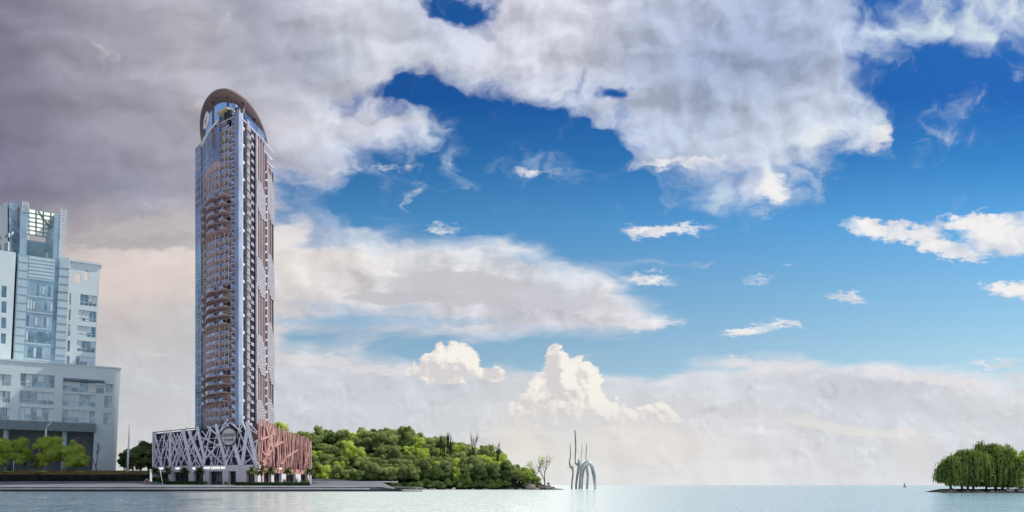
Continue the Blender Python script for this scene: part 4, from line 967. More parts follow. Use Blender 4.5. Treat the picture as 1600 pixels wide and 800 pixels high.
# --- the wooded headland: every tree an object
FG = 'trees covering the wooded headland'
protos = [make_tree('broadleaf_tree', 'x', 'tree', FG, 50+i, R_, H, n_, 150, .33, lm) for i, (R_, H, n_, lm) in enumerate([(5.6,12.5,13,'leaf'),(6.4,12,15,'leaf'),(5.0,13.5,12,'leaf'),(6.0,11.5,14,'leafd'),(5.3,12,13,'leafb')])]
LBL = ['leafy green tree at the waterside foot of the wooded headland', 'rounded green tree on the middle slope of the wooded headland', 'sunlit green tree along the crest of the wooded headland']
used = set(); cnt = 0
rows = [(428,7.2),(434,7.6),(442,8.0),(451,8.4),(461,8.6),(472,9.0),(484,9.2),(497,9.0),(509,8.6),(521,8.6),(533,9)]
for r_, (Y, dx_) in enumerate(rows):
    x = wx(425, Y)+rs.uniform(0, 4)
    end = wx([838,836,834,828,818,806,794,782,770,752,730][r_], Y)
    while x < end:
        y = Y+rs.uniform(-3.2, 3.2); px = 800+x/y*FPX
        if (px > 608 if r_ < 1 else px > 560 if r_ < 2 else px > 478 or r_ > 4):
            i = rs.choices(range(5), (4,4,3,.8,3.2))[0] if r_ > 1 else rs.choices(range(5), (3,3,2,3,.6))[0]  # brighter leaves upslope, darker at the foot: sunlight put into leaf colour
            o = protos[i] if i not in used else copy_tree(protos[i]); used.add(i)
            s = rs.uniform(.78, 1.12)*(.95 if r_ < 6 else .9)*(1.0 if px < 800 else .82)
            if r_ == 0: s *= .85
            s *= 1.1
            put(o, (x, y, head_h(x, y)-.3), rs.uniform(0, 6.28), (s*rs.uniform(.9,1.1), s, s*rs.choice((.82,.95,1.0,1.05,1.2))), LBL[0 if r_ < 2 else 1 if r_ < 7 else 2], [FG+', foot', FG+', slope', FG+', crest'][0 if r_ < 2 else 1 if r_ < 7 else 2], 'tree'); cnt += 1
        x += dx_*rs.uniform(.8, 1.2)
fp = None; f2 = random.Random(77)
for k in range(58):
    px = 612+k*3.9+f2.uniform(-2,2)
    if 792 < px < 822: continue
    Y = 422+f2.uniform(-1.6,3); x = wx(px, Y)
    if fp is None:
        L_ = [(0,0,1.6,2.6),(1.6,.4,1.2,1.9),(-1.7,.2,1.3,2.0),(.3,-.6,2.8,1.6)]; fp = leaf_crown(f2, L_, 70, .34, .8).build('shrub', M['leafd'], None, (0,0,0)); o = fp
    else: o = fp.copy(); col.objects.link(o)
    s = f2.uniform(.6, 1.15); put(o, (x, Y, head_h(x, Y)-.3), f2.uniform(0,6), (s, s, s*f2.uniform(.7,1.3)), 'dark shrub on the bank at the foot of the wooded headland', 'shrubs along the headland bank', 'shrub')
# large tree just right of the high-rise, and bare-topped poles among the crowns
for px, Y, s, lab in ((440,500,1.55,'tall bright tree rising immediately right of the high-rise'),(826,426,.7,'small pale tree above the grassy tip of the headland')):
    o = copy_tree(protos[4]); x = wx(px, Y); put(o, (x, Y, head_h(x, Y)), 1.3, s, lab, None, 'tree')
    if 'group' in o: del o['group']
def bare_tree(name, label, px, Y, z, H, R_, seed, m='bark', lm=None, group=None, leaves=0, narrow=False, rad=None):
    r2 = random.Random(seed); x0 = wx(px, Y); t = empty(name, (x0, Y, z), label, 'tree', group)
    mb = MB(); tips = []
    def grow(p, d, L, r, dep):
        q = p+d*L*.5+Vector((r2.uniform(-.1,.1), r2.uniform(-.1,.1), 0))*L; e = q+(d+Vector((r2.uniform(-.2,.2), r2.uniform(-.2,.2), .1))).normalized()*L*.5
        mb.tube([p, q, e], [r, r*.85, r*.7], 5, cap=False)
        if dep == 0: tips.append(e); return
        for k in range(3 if dep > 1 else 2):
            s_ = .16 if narrow else .75; nd = (d+Vector((r2.uniform(-1,1)*s_, r2.uniform(-1,1)*s_, r2.uniform(0,.5)))).normalized(); grow(e if k else q, nd, L*r2.uniform(.55,.8), r*.6, dep-1)
    grow(Vector((x0, Y, z-.5)), Vector((0,0,1)), H*.42, rad or H*.022, 4); mb.build('trunk', M[m], t)
    if leaves:
        cb = MB()
        for e in tips:
            for _ in range(leaves):
                p = e+Vector((r2.gauss(0,1), r2.gauss(0,1), r2.gauss(0,.8)))*H*.05; a = Vector((r2.uniform(-1,1), r2.uniform(-1,1), r2.uniform(-1,1))).normalized()*.3; b_ = a.orthogonal().normalized()*.22
                cb.add([p-a, p-b_, p+a, p+b_], [(0,1,2,3)])
        cb.build('crown', M[lm], t)
    return t
bare_tree('sparse_tree', 'airy half-bare tree at the seaward tip of the headland, right of its twin', 852, 424, 1.2, 18.5, 5, 4, 'bark', 'leaf', None, 3)
bare_tree('sparse_tree', 'thin-leaved pale tree between the dense wood and the airy tip tree', 838, 426, 1.2, 18, 5, 9, 'bark', 'leafb', None, 6)
for i, (px, zt_, hh) in enumerate([(691,672,13),(700,669,14),(705,670,14),(737,674,10),(777,682,9)]):
    Y = 470; t_ = bare_tree('dead_tree', 'dark dead tree trunk standing above the crowns of the headland wood', px, Y, head_h(wx(px, Y), Y), (wz(zt_, Y)-head_h(wx(px, Y), Y))*.80, 1, 30+i, 'bark', None, 'dead trunks above the headland wood', 0, True, .62)
# --- street trees in front of the office block
SG = [('bushy bright green tree at the left edge below the office block', -2, 372, 6.6, 17.5, 20), ('upright green tree left of the bent lamp post', 33, 371, 5.2, 18.5, 20), ('broad bright green tree just right of the bent lamp post', 79, 369, 6.9, 18.2, 26), ('round bright green tree nearest the right side of the office block front', 118, 371, 6.4, 16.6, 24), ('small leafy shrub tree between the upright tree and the office entrance', 57, 377, 3.6, 10.5, 11)]
for i, (lab, px, Y, R_, H, n_) in enumerate(SG):
    make_tree('street_tree', lab, 'tree', None, 80+i, R_, H, n_, 190, .27, 'leaf' if i == 4 else 'leafb', 'palebark', (wx(px, Y), Y, 9.9))
bare_tree('bare_tree', 'leafless grey tree against the right corner of the office block', 151, 372, 9.4, 17, 4, 14, 'palebark')
for i, (px, Y, R_, H, lm, lab) in enumerate([(194,392,3.6,13,'leafd','small dark tree left of the white mast'),(208,398,5.6,17,'leaf','dark leafy tree immediately right of the white mast'),(220,396,5.8,18.5,'leaf','taller green tree between the white mast and the lattice podium'),(232,402,6.4,21.5,'leafd','tall green tree touching the left edge of the lattice podium'),(243,410,5.0,17,'leafd','green tree mostly hidden behind the lattice podium')]):
    make_tree('tree', lab, 'tree', None, 120+i, R_, H, 13, 90, .45, lm, 'bark', (wx(px, Y), Y, 8.6))
# --- willows on the island spit
def willow(label, px, Y, R_, H, seed, z0, lm='willow', dens=1.0):
    r2 = random.Random(seed); x0 = wx(px, Y); t = empty('willow_tree', (x0, Y, z0), label, 'willow')
    mb = MB(); mb.tube([(x0,Y,z0-1),(x0+.1,Y,z0+H*.25),(x0-.15,Y,z0+H*.5)], [.42,.3,.22], 8)
    tops = []
    for k in range(int(9*R_)):
        a = r2.uniform(0, 2*PI); q = R_*math.sqrt(r2.random()); e = Vector((x0+math.cos(a)*q, Y+math.sin(a)*q, z0+H*(1-.42*(q/R_)**2.2)*r2.uniform(.86,1.02)))
        if k % 4 == 0: mb.tube([(x0,Y,z0+H*.4), ((x0+e.x)/2,(Y+e.y)/2,z0+H*.75), e], [.18,.12,.05], 5)
        tops.append((e, q))
    mb.build('trunk', M['bark'], t)
    cb = MB()
    for e, q in tops:
        for _ in range(int(22*dens)):
            p = e+Vector((r2.gauss(0,.75), r2.gauss(0,.75), r2.gauss(0,.3))); out = Vector((p.x-x0, p.y-Y, 0)); out = out.normalized() if out.length > .1 else Vector((1,0,0))
            n_ = (r2.randint(7, 16) if px < 1530 else r2.randint(10, 24)) if q > R_*.45 else r2.randint(4, 9)
            v = out*.28+Vector((0,0,.12))
            for j in range(n_):
                w_ = r2.uniform(.045,.12); side = Vector((-out.y, out.x, 0))*w_+Vector((r2.uniform(-.15,.15), r2.uniform(-.15,.15), 0))
                dn = v+Vector((r2.uniform(-.12,.12), r2.uniform(-.12,.12), 0)); q2 = p+dn
                if q2.z < z0+r2.uniform(.5,1.6)+(1.4 if px < 1503 else 0): break
                cb.add([p-side*.6, p+side*.6, q2+side, q2-side], [(0,1,2,3)]); p = q2; v = Vector((v.x*.7, v.y*.7, max(v.z-.28, -.62)))
    Lw = [(x0+r2.uniform(-.5,.5)*R_, Y+r2.uniform(-.5,.5)*R_, z0+H*r2.uniform(.5,.93), R_*r2.uniform(.28,.46)) for _ in range(9)]
    lc = leaf_crown(r2, Lw, 130, .2, .9); cb.add(lc.v, lc.f)
    for _ in range(int(260*R_)):
        a = r2.uniform(0, 2*PI); q = R_*.9*math.sqrt(r2.random()); zz = z0+H*(1-.42*(q/R_)**2)*r2.uniform(.08 if px > 1530 else .40, .93); p = Vector((x0+math.cos(a)*q, Y+math.sin(a)*q, zz)); u = Vector((r2.uniform(-1,1), r2.uniform(-1,1), r2.uniform(-1.5,1.5))).normalized()*.36; v = u.orthogonal().normalized()*.24
        cb.add([p-u, p-v, p+u, p+v], [(0,1,2,3)])
    cb.build('crown', M[lm], t)
for a in [('small leaning willow at the outer tip of the island spit', 1485, 252, 3.4, 12.6, 1, 1.0), ('slender willow second from the tip of the island spit', 1503, 255, 4.0, 14.6, 2, 1.1), ('willow with hanging strands above the gap in the trunks', 1521, 253, 4.2, 14.6, 3, 1.1),
          ('tallest willow crown in the middle of the island grove', 1541, 256, 4.8, 17.6, 4, 1.1), ('broad dark willow right of the tallest one', 1566, 254, 5.2, 16.0, 5, 1.1), ('dark willow filling the back of the island grove', 1556, 266, 6.5, 17.0, 6, 1.1), ('willow in the rear of the grove behind the tip trees', 1512, 268, 4.6, 14.0, 16, 1.1),
          ('dense low willow under the broad dark one', 1575, 251, 4.6, 11, 17, 1.0)]: willow(*a)
make_tree('broadleaf_tree', 'bright sunlit tree cut by the right edge of the picture', 'tree', None, 301, 3.6, 15.5, 14, 150, .32, 'leafb', 'palebark', (wx(1602, 249), 249, 1.0))
# --- palms before the podium
def make_palm(label, loc, H=5.3, seed=0):
    r2 = random.Random(seed); t = empty('palm_tree', loc, label, 'palm'); x, y, z = loc
    mb = MB(); mb.tube([(x,y,z-.3),(x+.05,y,z+H*.5),(x,y,z+H)], [.24,.18,.26], 8); mb.build('trunk', M['bark'], t)
    cb = MB()
    for k in range(46):
        a = 2*PI*k/46*5.3+r2.uniform(-.2,.2); el = r2.uniform(-.5, 1.25); L = r2.uniform(2.7, 3.7)
        d = Vector((math.cos(a)*math.cos(el), math.sin(a)*math.cos(el), math.sin(el))); p = Vector((x, y, z+H)); side = Vector((-math.sin(a), math.cos(a), 0))
        for j in range(6):
            q = p+d*L/6; w0, w1 = .42*math.sin(PI*(j+.4)/6.4), .42*math.sin(PI*min(1,(j+1.4)/6.4))
            for sg in (-1, 1): cb.add([p, q, q+side*sg*w1-Vector((0,0,w1*.5)), p+side*sg*w0-Vector((0,0,w0*.5))], [(0,1,2,3)])
            p = q; d = (d-Vector((0,0,.2))).normalized()
    cb.build('fronds', M['palm'], t); return t
PL = [('palm at the far left corner of the podium', 242, 357), ('palm between the first two shop windows from the left', 262, 350.5), ('palm in front of the second lit shop sign', 288, 342), ('palm just left of the lit white lettering over the entrance', 312, 335), ('palm right of the main doors, left of the podium corner', 393, 318),
      ('palm standing right at the podium corner', 408, 319), ('palm left of the warm lit sign on the rose side', 423, 320), ('large palm before the middle of the rose lattice', 450, 321), ('palm at the far right end of the podium', 483, 322)]
for i, (lab, px, Y) in enumerate(PL): 
    gz = ground_z(wx(px, Y), Y); s = 1.12 if px == 450 else 1.0
    make_palm(lab, (wx(px, Y), Y, gz), (wz(736, Y)-gz), 400+i)
def hedge(label, pts, h, w_, seed):
    r2 = random.Random(seed); t = MB(); Ltot = 0
    for (a, b_) in zip(pts[:-1], pts[1:]):
        a3, b3 = Vector((a[0], a[1], 0)), Vector((b_[0], b_[1], 0)); L = (b3-a3).length; d = (b3-a3)/L; nn = Vector((d.y, -d.x, 0))
        for _ in range(int(L*95)):
            s = r2.uniform(0, L); f = r2.random(); c_ = a3+d*s; g = ground_z(c_.x, c_.y)
            if f < .5: p = c_+nn*(w_/2+r2.gauss(0,.06))+Vector((0,0,g+r2.uniform(0,h)))
            else: p = c_+nn*r2.uniform(-w_/2, w_/2)+Vector((0,0,g+h+r2.gauss(0,.07)))
            u = Vector((r2.uniform(-1,1), r2.uniform(-1,1), r2.uniform(-1,1))).normalized()*.16; v = u.orthogonal().normalized()*.12
            t.add([p-u, p-v, p+u, p+v], [(0,1,2,3)])
        g = ground_z((a3.x+b3.x)/2, a3.y); q = [a3-nn*w_*.45, a3+nn*w_*.45, b3+nn*w_*.45, b3-nn*w_*.45]; t.prism([(v.x, v.y) for v in q], g-.3, g+h*.96)
    a = pts[0]; o = t.build('hedge', M['hedge'], None, (a[0], a[1], ground_z(*a))); tag(o, label, 'hedge')
hedge('clipped green hedge left of the entrance doors', [xy(240, 354), xy(262, 346.5), xy(290, 337), xy(317, 331)], 1.5, 1.6, 1)
hedge('long clipped green hedge along the right half of the podium foot', [xy(368, 317), xy(405, 314), xy(484, 316)], 1.35, 1.8, 2)
def shrub(label, px, Y, r, h, seed, lm='leafd'):
    r2 = random.Random(seed); x = wx(px, Y); g = ground_z(x, Y); mb = leaf_crown(r2, [(x,Y,g+h*.5,r),(x+r*.4,Y,g+h*.35,r*.7),(x-r*.4,Y,g+h*.4,r*.7)], 260, .13, h/(2*r)*1.1)
    tag(mb.build('shrub', M[lm], None, (x, Y, g)), label, 'shrub')
for i, a in enumerate([('round clipped shrub left of the glass entrance', 321.5, 330, 1.0, 1.9), ('round clipped shrub right of the glass entrance', 353.5, 323, 1.0, 1.9), ('spiky dark shrub rising behind the hedge left of the pointed one', 444.5, 318, 1.1, 3.4), ('pointed green shrub right of the large palm', 463, 318, .9, 4.2), ('low round shrub right of the pointed shrub', 471, 318, 1.1, 2.8), ('brownish shrub near the far right palm', 479, 318.5, 1.3, 3.8)]): shrub(*a, 500+i, 'hedge' if i == 3 else 'leafd')
# ================================================================ rocks
def make_rock(seed, m='rock'):
    bm = bmesh.new(); bmesh.ops.create_icosphere(bm, subdivisions=3, radius=1); r2 = random.Random(seed); ph = r2.uniform(0, 50)
    for v in bm.verts:
        n1 = mnoise.noise(v.co*1.1+Vector((ph,0,0))); n2 = mnoise.noise(v.co*3+Vector((0,ph,0))); v.co *= 1+.45*n1+.14*n2; v.co.z *= .68
        for ax in range(3): v.co[ax] = min(v.co[ax], .82+.06*ax)
    me = bpy.data.meshes.new('rock'); bm.to_mesh(me); bm.free(); me.materials.append(M[m]); return me
rockm = [make_rock(i) for i in range(5)]; rockp = [make_rock(9+i, 'palerock') for i in range(3)]
def rock(me, px, Y, z, s, label, group=None, rz=0):
    o = bpy.data.objects.new('rock', me); col.objects.link(o); o.location = (wx(px, Y), Y, z); o.scale = s; o.rotation_euler = (0, 0, rz); tag(o, label, 'rock', group)
g1 = 'small boulders along the headland waterline'
for k in range(46):
    px = rs.uniform(612, 866); pale = rs.random() < .22
    rock(rs.choice(rockp if pale else rockm), px, 417.5+rs.uniform(0, 2.5), rs.uniform(-.2,.4), (rs.uniform(.7,2.2), rs.uniform(.8,1.4), rs.uniform(.5,1.3)), 'pale boulder at the waterline under the wooded headland' if pale else 'dark boulder at the waterline under the wooded headland', g1+(' pale' if pale else ' dark'), rs.uniform(0,6))
for a in [(829,416.5,1.6,(3.8,2.6,2.7),'large rounded grey boulder below the half-bare trees'),(845,416,1.2,(2.6,2.2,2.0),'grey boulder in the middle of the headland tip'),(856,415,1.5,(2.8,2,2.0),'dark boulder under the small perched rock'),(863,414.5,.6,(2.8,2,1.6),'dark rock near the seaward end of the tip'),(857,415.5,3.6,(.9,.9,1.0),'small pointed rock perched on the tip boulders'),(871,414,.2,(2.2,1.5,.9),'low dark rock ending the headland tip'),(879,413.5,-.05,(1.2,1,.5),'flattest rock awash off the headland tip'),(838,415,.5,(2.0,1.4,.9),'pale streaked rock beside the large rounded boulder'),(651,416,.8,(3.2,1.8,1.1),'long flat rock right of the sloping quay')]:
    rock(rockm[int(a[0]) % 5] if 'pale' not in a[4] else rockp[0], a[0], a[1], a[2], a[3], a[4], None, a[0])
g2 = 'boulders edging the island spit'
for k in range(46):
    px = 1474+k*3.9+rs.uniform(-1.5,1.5); pale = px > 1540 and rs.random() < .5
    rock(rs.choice(rockp if pale else rockm), px, 247.2+rs.uniform(0,1.6), rs.uniform(.0,.5), (rs.uniform(.6,1.7), rs.uniform(.6,1.0), rs.uniform(.5,1.2)), 'pale boulder edging the island spit' if pale else 'dark boulder edging the island spit', g2+(' pale' if pale else ' dark'), rs.uniform(0,6))
rock(rockp[1], 1577, 246.8, .9, (1.7,1.1,.9), 'largest pale block on the island shore'); rock(rockp[2], 1596, 246.5, .9, (1.5,1,.9), 'pale block below the red cloth on the island')
# ================================================================ people: one continuous body each, hair and clothes as children
def make_person(name_label, loc, cloth, h=1.72, seated=False, rz=0, cat='person', stride=.12, arm=.0):
    x, y, z = loc; k = h/1.72
    J = {'hip':(0,0,.93),'wst':(0,0,1.1),'chs':(0,0,1.32),'nck':(0,0,1.47),'hed':(0,.01,1.60),'top':(0,0,1.71),
         'lh':(-.09,0,.88),'lk':(-.10,stride*.6,.48),'la':(-.10,stride*.2,.08),'lt':(-.10,stride*.2-.17,.03),'rh':(.09,0,.88),'rk':(.10,-stride*.6,.48),'ra':(.10,-stride,.08),'rt':(.10,-stride-.17,.03),
         'ls':(-.18,0,1.41),'le':(-.24,.03,1.14),'lw':(-.25,-.06-arm*.3,.90+arm*.3),'rs':(.18,0,1.41),'re':(.24,.03,1.14),'rw':(.25,-.05,.90),'lf':(-.25,-.09-arm*.3,.80+arm*.3),'rf':(.25,-.08,.80)}
    if seated:
        for n_ in J: J[n_] = (J[n_][0], J[n_][1], J[n_][2]-.48)
        J.update(lk=(-.12,-.42,.50), la=(-.12,-.46,.08), lt=(-.12,-.62,.04), rk=(.12,-.42,.50), ra=(.12,-.44,.08), rt=(.12,-.60,.04), lw=(-.16,-.32,.58), lf=(-.13,-.38,.55), rw=(.16,-.32,.58), rf=(.13,-.38,.55))
    E = [('hip','wst'),('wst','chs'),('chs','nck'),('nck','hed'),('hed','top'),('hip','lh'),('lh','lk'),('lk','la'),('la','lt'),('hip','rh'),('rh','rk'),('rk','ra'),('ra','rt'),('chs','ls'),('ls','le'),('le','lw'),('lw','lf'),('chs','rs'),('rs','re'),('re','rw'),('rw','rf')]
    rad = dict(hip=.14,wst=.13,chs=.155,nck=.06,hed=.10,top=.07,lh=.09,rh=.09,lk=.06,rk=.06,la=.045,ra=.045,lt=.035,rt=.035,ls=.06,rs=.06,le=.045,re=.045,lw=.033,rw=.033,lf=.03,rf=.03)
    names = list(J); me = bpy.data.meshes.new('body'); me.from_pydata([tuple(Vector(J[n_])*k) for n_ in names], [(names.index(a), names.index(b_)) for a, b_ in E], [])
    o = bpy.data.objects.new('tmp', me); col.objects.link(o); md = o.modifiers.new('s', 'SKIN'); 
    for n_, sv in zip(names, me.skin_vertices[0].data): sv.radius = (rad[n_]*k,)*2; sv.use_root = n_ == 'hip'
    o.modifiers.new('u', 'SUBSURF').levels = 1; bpy.context.view_layer.update()
    m2 = bpy.data.meshes.new_from_object(o.evaluated_get(bpy.context.evaluated_depsgraph_get())); bpy.data.objects.remove(o); m2.materials.clear(); m2.materials.append(cloth)
    m2.materials.append(M['skin'])
    for p in m2.polygons:
        p.use_smooth = True
        if p.center.z > J['nck'][2]*k: p.material_index = 1
    p = bpy.data.objects.new('person', m2); col.objects.link(p); p.location = loc; p.rotation_euler = (0,0,rz); tag(p, name_label, cat)
    mb = MB(); hc = Vector(J['hed'])*k; n_ = 10
    for j in range(5):
        for i in range(n_): a = 2*PI*i/n_; e = j/4*PI/2; mb.v.append((hc.x+math.cos(a)*.115*k*math.cos(e), hc.y+.02+math.sin(a)*.125*k*math.cos(e), hc.z+.03*k+.12*k*math.sin(e)))
    mb.f = [(j*n_+i, j*n_+(i+1)%n_, (j+1)*n_+(i+1)%n_, (j+1)*n_+i) for j in range(4) for i in range(n_)]
    hm = bpy.data.meshes.new('hair'); hm.from_pydata(mb.v, [], mb.f); hm.materials.append(M['dkcloth']); ho = bpy.data.objects.new('hair', hm); col.objects.link(ho); ho.parent = p
    return p
for lab, px, Y, st, ar, rz in [('person in dark clothes standing left of the others before the glass entrance', 337.2, 322, .05, .3, .4), ('person in dark clothes nearest the doors, middle of the entrance group', 342.5, 323, .2, 0, 1.8), ('person in black walking at the right of the entrance group', 346.8, 322, .25, .4, 2.3), ('person in black bending the arm, second from right in the entrance group', 344.6, 325, .1, .8, 5)]:
    x = wx(px, Y); make_person(lab, (x, Y, ground_z(x, Y)), M['dkcloth'], 1.75 if px < 340 else 1.66, False, rz, 'person', st, ar)
for lab, px, rz in [('person in white standing leftmost of three under the last dense trees', 808.5, .3), ('person in white in the middle of three under the last dense trees', 814, 2.0), ('person in white standing rightmost of three under the last dense trees', 820.5, 4.0), ('person in white alone on the shore of the wooded headland', 753, 1.0)]:
    Y = 424.5; x = wx(px, Y); z = head_h(x, Y)-.05
    make_person(lab, (x, Y, z), M['whcloth'], 1.75, False, rz)
x, Y = wx(1487, 247), 247; make_person('person in dark clothes sitting on the rocks at the tip of the island spit', (x, Y, 1.05), M['dkcloth'], 1.7, True, .8)
# ================================================================ posts, lamp, box, mooring things
def bent_lamp():
    Y = 379; f = lambda px, py: (wx(px, Y), Y, wz(py, Y)); b = f(69.5, 734)
    t = empty('street_lamp', b, 'white street lamp with a bent top in front of the office block', 'street lamp')
    mb = MB(); mb.tube([f(69.2,737), f(69.8,715), f(71,690), f(72.2,670)], [.62,.56,.46,.4], 10); mb.build('post', M['lamp'], t, smooth=True)
    mb = MB(); mb.tube([f(72.2,670), f(76,664), f(82,657.5), f(86.5,655.2)], [.42,.38,.34,.36], 10); mb.build('arm', M['lamp'], t, smooth=True)
    mb = MB(); a = f(86.5,655.6); mb.box(a[0]-.7, a[0]+.8, Y-.35, Y+.35, a[2]-.25, a[2]+.2); mb.build('lamp_head', M['white'], t)
bent_lamp()
Y = 352; f = lambda px, py: (wx(px, Y), Y, wz(py, Y))
mb = MB(); mb.tube([f(199.5,739), f(200.5,705), f(202,664)], [.62,.45,.16], 10); o = mb.build('mast', M['lamp'], None, f(199.5,739), True); tag(o, 'tall tapering white mast between the office block and the podium', 'mast')
mb = MB(); mb.tube([f(21.3,737), f(21.3,720)], .14, 8); mb.tube([f(20.6,720.6), f(22.0,720.6)], .2, 6); o = mb.build('thin_post', M['lamp'], None, f(21.3,737), True); tag(o, 'thin pale post beside the dark green box at far left', 'post')
t = empty('utility_box', f(10, 739), 'dark green utility box on the planted bank at far left', 'utility box')
a = f(10, 739); mb = MB(); mb.box(a[0]-1.7, a[0]+1.7, Y-1, Y+1, a[2]-.6, a[2]+3.6); mb.build('cabinet', M['green'], t)
mb = MB(); mb.box(a[0]-1.9, a[0]+1.9, Y-1.2, Y+1.2, a[2]+3.6, a[2]+3.95); mb.build('lid', M['green'], t); mb = MB(); mb.box(a[0]-.05, a[0]+.05, Y-1.06, Y-1.0, a[2]-.3, a[2]+3.4); mb.box(a[0]+.2, a[0]+.35, Y-1.12, Y-1.0, a[2]+1.4, a[2]+2); mb.build('door_seam', M['steel'], t)
# life-ring stand at the left of the podium
Y = 331; x = wx(229.2, Y); g = ground_z(x, Y)
t = empty('life_ring_stand', (x, Y, g), 'small red and white life ring stand left of the podium', 'life ring stand')
mb = MB(); mb.tube([(x-.9,Y,g-.2),(x-.9,Y,g+1.4),(x-.5,Y,g+2.1),(x,Y,g+2.4),(x+.5,Y,g+2.1),(x+.9,Y,g+1.4),(x+.9,Y,g-.2)], .1, 8); mb.build('arch_frame', M['white'], t, smooth=True)
mb = MB(); q = [(x+math.cos(2*PI*k/16)*.5, Y-.1, g+1.3+math.sin(2*PI*k/16)*.5) for k in range(17)]; mb.tube(q, .17, 8, cap=False); mb.build('life_ring', M['redp'], t, smooth=True)
mb = MB(); mb.box(x-.7, x+.7, Y-.3, Y+.3, g-.1, g+.45); mb.build('base_block', M['redp'], t)
# slanting pale pole by the hedge
Y = 327; f = lambda px, py: (wx(px, Y), Y, wz(py, Y)); mb = MB(); mb.tube([f(250,733), f(254.2,757.5)], .13, 8); o = mb.build('flag_pole', M['lamp'], None, f(254.2,757.5), True); tag(o, 'thin slanting white pole in front of the left hedge', 'pole')
# low wall shape standing in for blurred white spray behind the raised road
t = empty('white_streak_form', (wx(520,424), 424, 4.6), 'low white wall shape with a curved top standing in for blurred spray beyond the raised road', 'wall')
mb = MB(); pts = []
for k in range(25):
    u = k/24; x = wx(430+125*u, 424); pts.append((x, 4.4+1.8*math.sin(PI*u)**.7+.3))
for a, b_ in zip(pts[:-1], pts[1:]): mb.hexa([(a[0],423.7,4.0),(b_[0],423.7,4.0),(b_[0],424.2,4.0),(a[0],424.2,4.0),(a[0],423.7,a[1]),(b_[0],423.7,b_[1]),(b_[0],424.2,b_[1]),(a[0],424.2,a[1])])
mb.build('streak_body', mat('streak_white', (.42,.46,.48), .7, var=.3, scale=.15), t)
mb = MB()
for a, b_ in zip(pts[:-1], pts[1:]): mb.bar((a[0],423.95,a[1]+.08), (b_[0],423.95,b_[1]+.08), .7, .18)
mb.build('streak_cap', M['conc'], t)
# ================================================================ sculpture group standing in the water
Y = 478
def S(px, py, dy=0): return (wx(px, Y+dy), Y+dy, wz(py, Y+dy) if py < 763 else -.6)
def piece(label, name, parts, m):
    b = parts[0][1][0]; t = empty(name, (b[0], b[1], 0), label, 'sculpture')
    for nm, pts, rad in parts:
        mb = MB(); P2 = [Vector(p) for p in pts]; fine = []; rf = []
        for i in range(len(P2)-1):
            p0, p1, p2, p3 = P2[max(i-1,0)], P2[i], P2[i+1], P2[min(i+2,len(P2)-1)]
            for u in (0,.25,.5,.75):
                fine.append(.5*((2*p1)+(-p0+p2)*u+(2*p0-5*p1+4*p2-p3)*u*u+(-p0+3*p1-3*p2+p3)*u**3)); rf.append(rad[i]*(1-u)+rad[i+1]*u)
        fine.append(P2[-1]); rf.append(rad[-1]); mb.tube(fine, rf, 10); mb.build(nm, m, t, smooth=True)
    return t
piece('slim forked grey sculpture leg at the left of the group in the water', 'water_sculpture', [
    ('stem', [S(893.5,764), S(893.6,755), S(895.2,742), S(894.6,733), S(891.2,728), S(890,722), S(891.4,712), S(891.0,702), S(891.2,693)], [.62,.5,.55,.62,.7,.55,.4,.32,.2]),
    ('fork', [S(894.6,734), S(895.4,730), S(895.2,726.5)], [.5,.35,.1]), ('twig', [S(893,731.5), S(889,730.6), S(885.5,730.4)], [.22,.13,.06])], M['darkst'])
piece('tallest grey sculpture with a long pole and a horned elbow', 'water_sculpture', [
    ('stem', [S(900.2,764), S(900.4,756), S(902.2,743), S(904.6,731), S(904.6,724), S(903.6,716.5)], [.8,.65,.85,1.1,.85,.15]),
    ('elbow', [S(904.2,728), S(900.8,725), S(897.6,724.4)], [.9,.75,.2]), ('horn', [S(905,727), S(906.6,723.5)], [.6,.15]),
    ('long_pole', [S(899.4,725.5), S(898.8,715), S(899.6,703), S(899.2,689), S(898.4,671.5)], [.42,.48,.52,.55,.4])], M['darkst'])
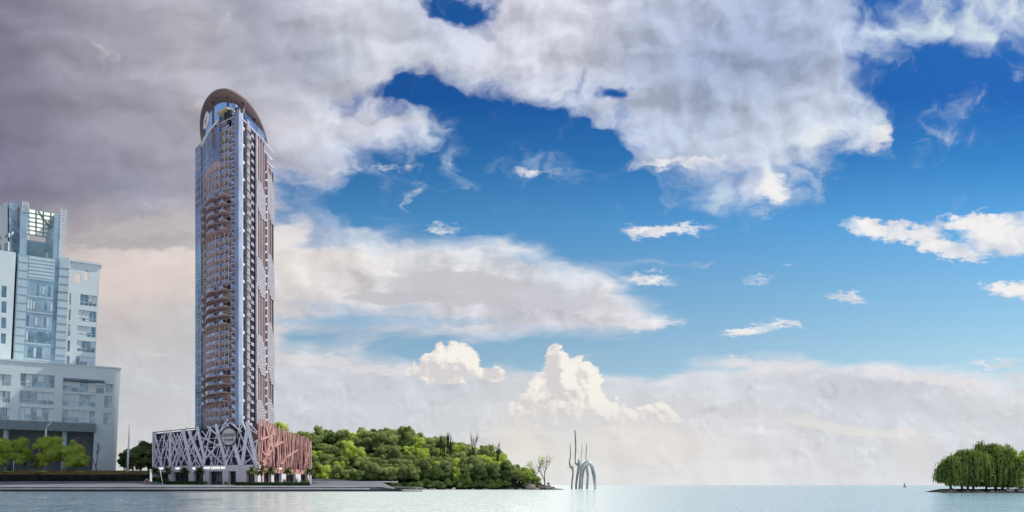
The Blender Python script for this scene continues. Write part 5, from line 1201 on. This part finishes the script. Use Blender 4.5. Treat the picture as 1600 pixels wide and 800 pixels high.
piece('pale blue-green arched sculpture with three legs, rightmost in the water', 'water_sculpture', [
    ('arch', [S(906,764), S(906.8,752), S(908.4,738), S(911.2,728), S(917.6,722.4), S(923.8,727), S(927.4,739), S(929.4,752), S(930.6,764)], [1.05,1.0,1.05,1.15,1.25,1.3,1.25,1.15,1.0]),
    ('middle_leg', [S(917.5,764,2), S(918,752,2), S(918.4,742,2), S(917.2,731,2), S(918.6,724,1)], [.85,.8,.85,.9,.9]),
    ('left_leg', [S(909.0,764,3), S(910.2,750,3), S(911.6,738,3), S(914,730,3), S(917,726,2)], [.7,.7,.75,.8,.7]),
    ('horn', [S(918.4,723.5), S(919.4,718.6)], [.75,.12]), ('pole', [S(917,723,1.5), S(915.4,714,1), S(916.2,705,1), S(916.5,693)], [.3,.32,.34,.2])], M['aqua'])
piece('thin pale pole between the tallest sculpture and the arch', 'water_sculpture', [('pole', [S(909.4,764,4), S(908.2,740,4), S(908,715,4), S(909.3,706,4), S(909,694.2,4)], [.3,.24,.28,.28,.14])], M['aqua'])
# ================================================================ boat on the horizon, red cloth on the island
Y = 900; x = wx(1414, Y); t = empty('sailboat', (x, Y, 0), 'tiny dark sailboat far out on the horizon at right', 'boat')
mb = MB(); mb.hexa([(x-1.6,Y-.6,0),(x+1.3,Y-.5,0),(x+1.3,Y+.5,0),(x-1.6,Y+.6,0),(x-2.0,Y-.9,.9),(x+2.2,Y-.3,1.1),(x+2.2,Y+.3,1.1),(x-2.0,Y+.9,.9)]); mb.build('hull', M['dkcloth'], t)
mb = MB(); mb.tube([(x,Y,.8),(x,Y,5.2)], .09, 6); mb.build('mast', M['steel'], t)
mb = MB(); mb.prism([(x-1.4,Y),(x,Y+.05),(x,Y-.05)], 1.3, [1.5,5.0,5.0]); mb.build('sail', M['ofd'], t)
Y = 247.5; x = wx(1597, Y)
t = empty('awning_stand', (x, Y, 1.0), 'small red cloth awning between two thin poles at the right edge', 'awning')
for dx_ in (-.75, .75): mb = MB(); mb.tube([(x+dx_,Y,.6),(x+dx_,Y,wz(737,Y))], .06, 6); mb.build('pole', M['steel'], t)
mb = MB(); mb.hexa([(x-.35,Y-.5,1.6),(x+1.2,Y-.5,1.6),(x+1.2,Y+.5,1.6),(x-.35,Y+.5,1.6),(x,Y-.3,3.3),(x+1.2,Y-.3,3.5),(x+1.2,Y+.3,3.5),(x,Y+.3,3.3)]); mb.build('cloth', M['red'], t)
# drop helper data
for m_ in list(bpy.data.materials):
    if not m_.users: bpy.data.materials.remove(m_)
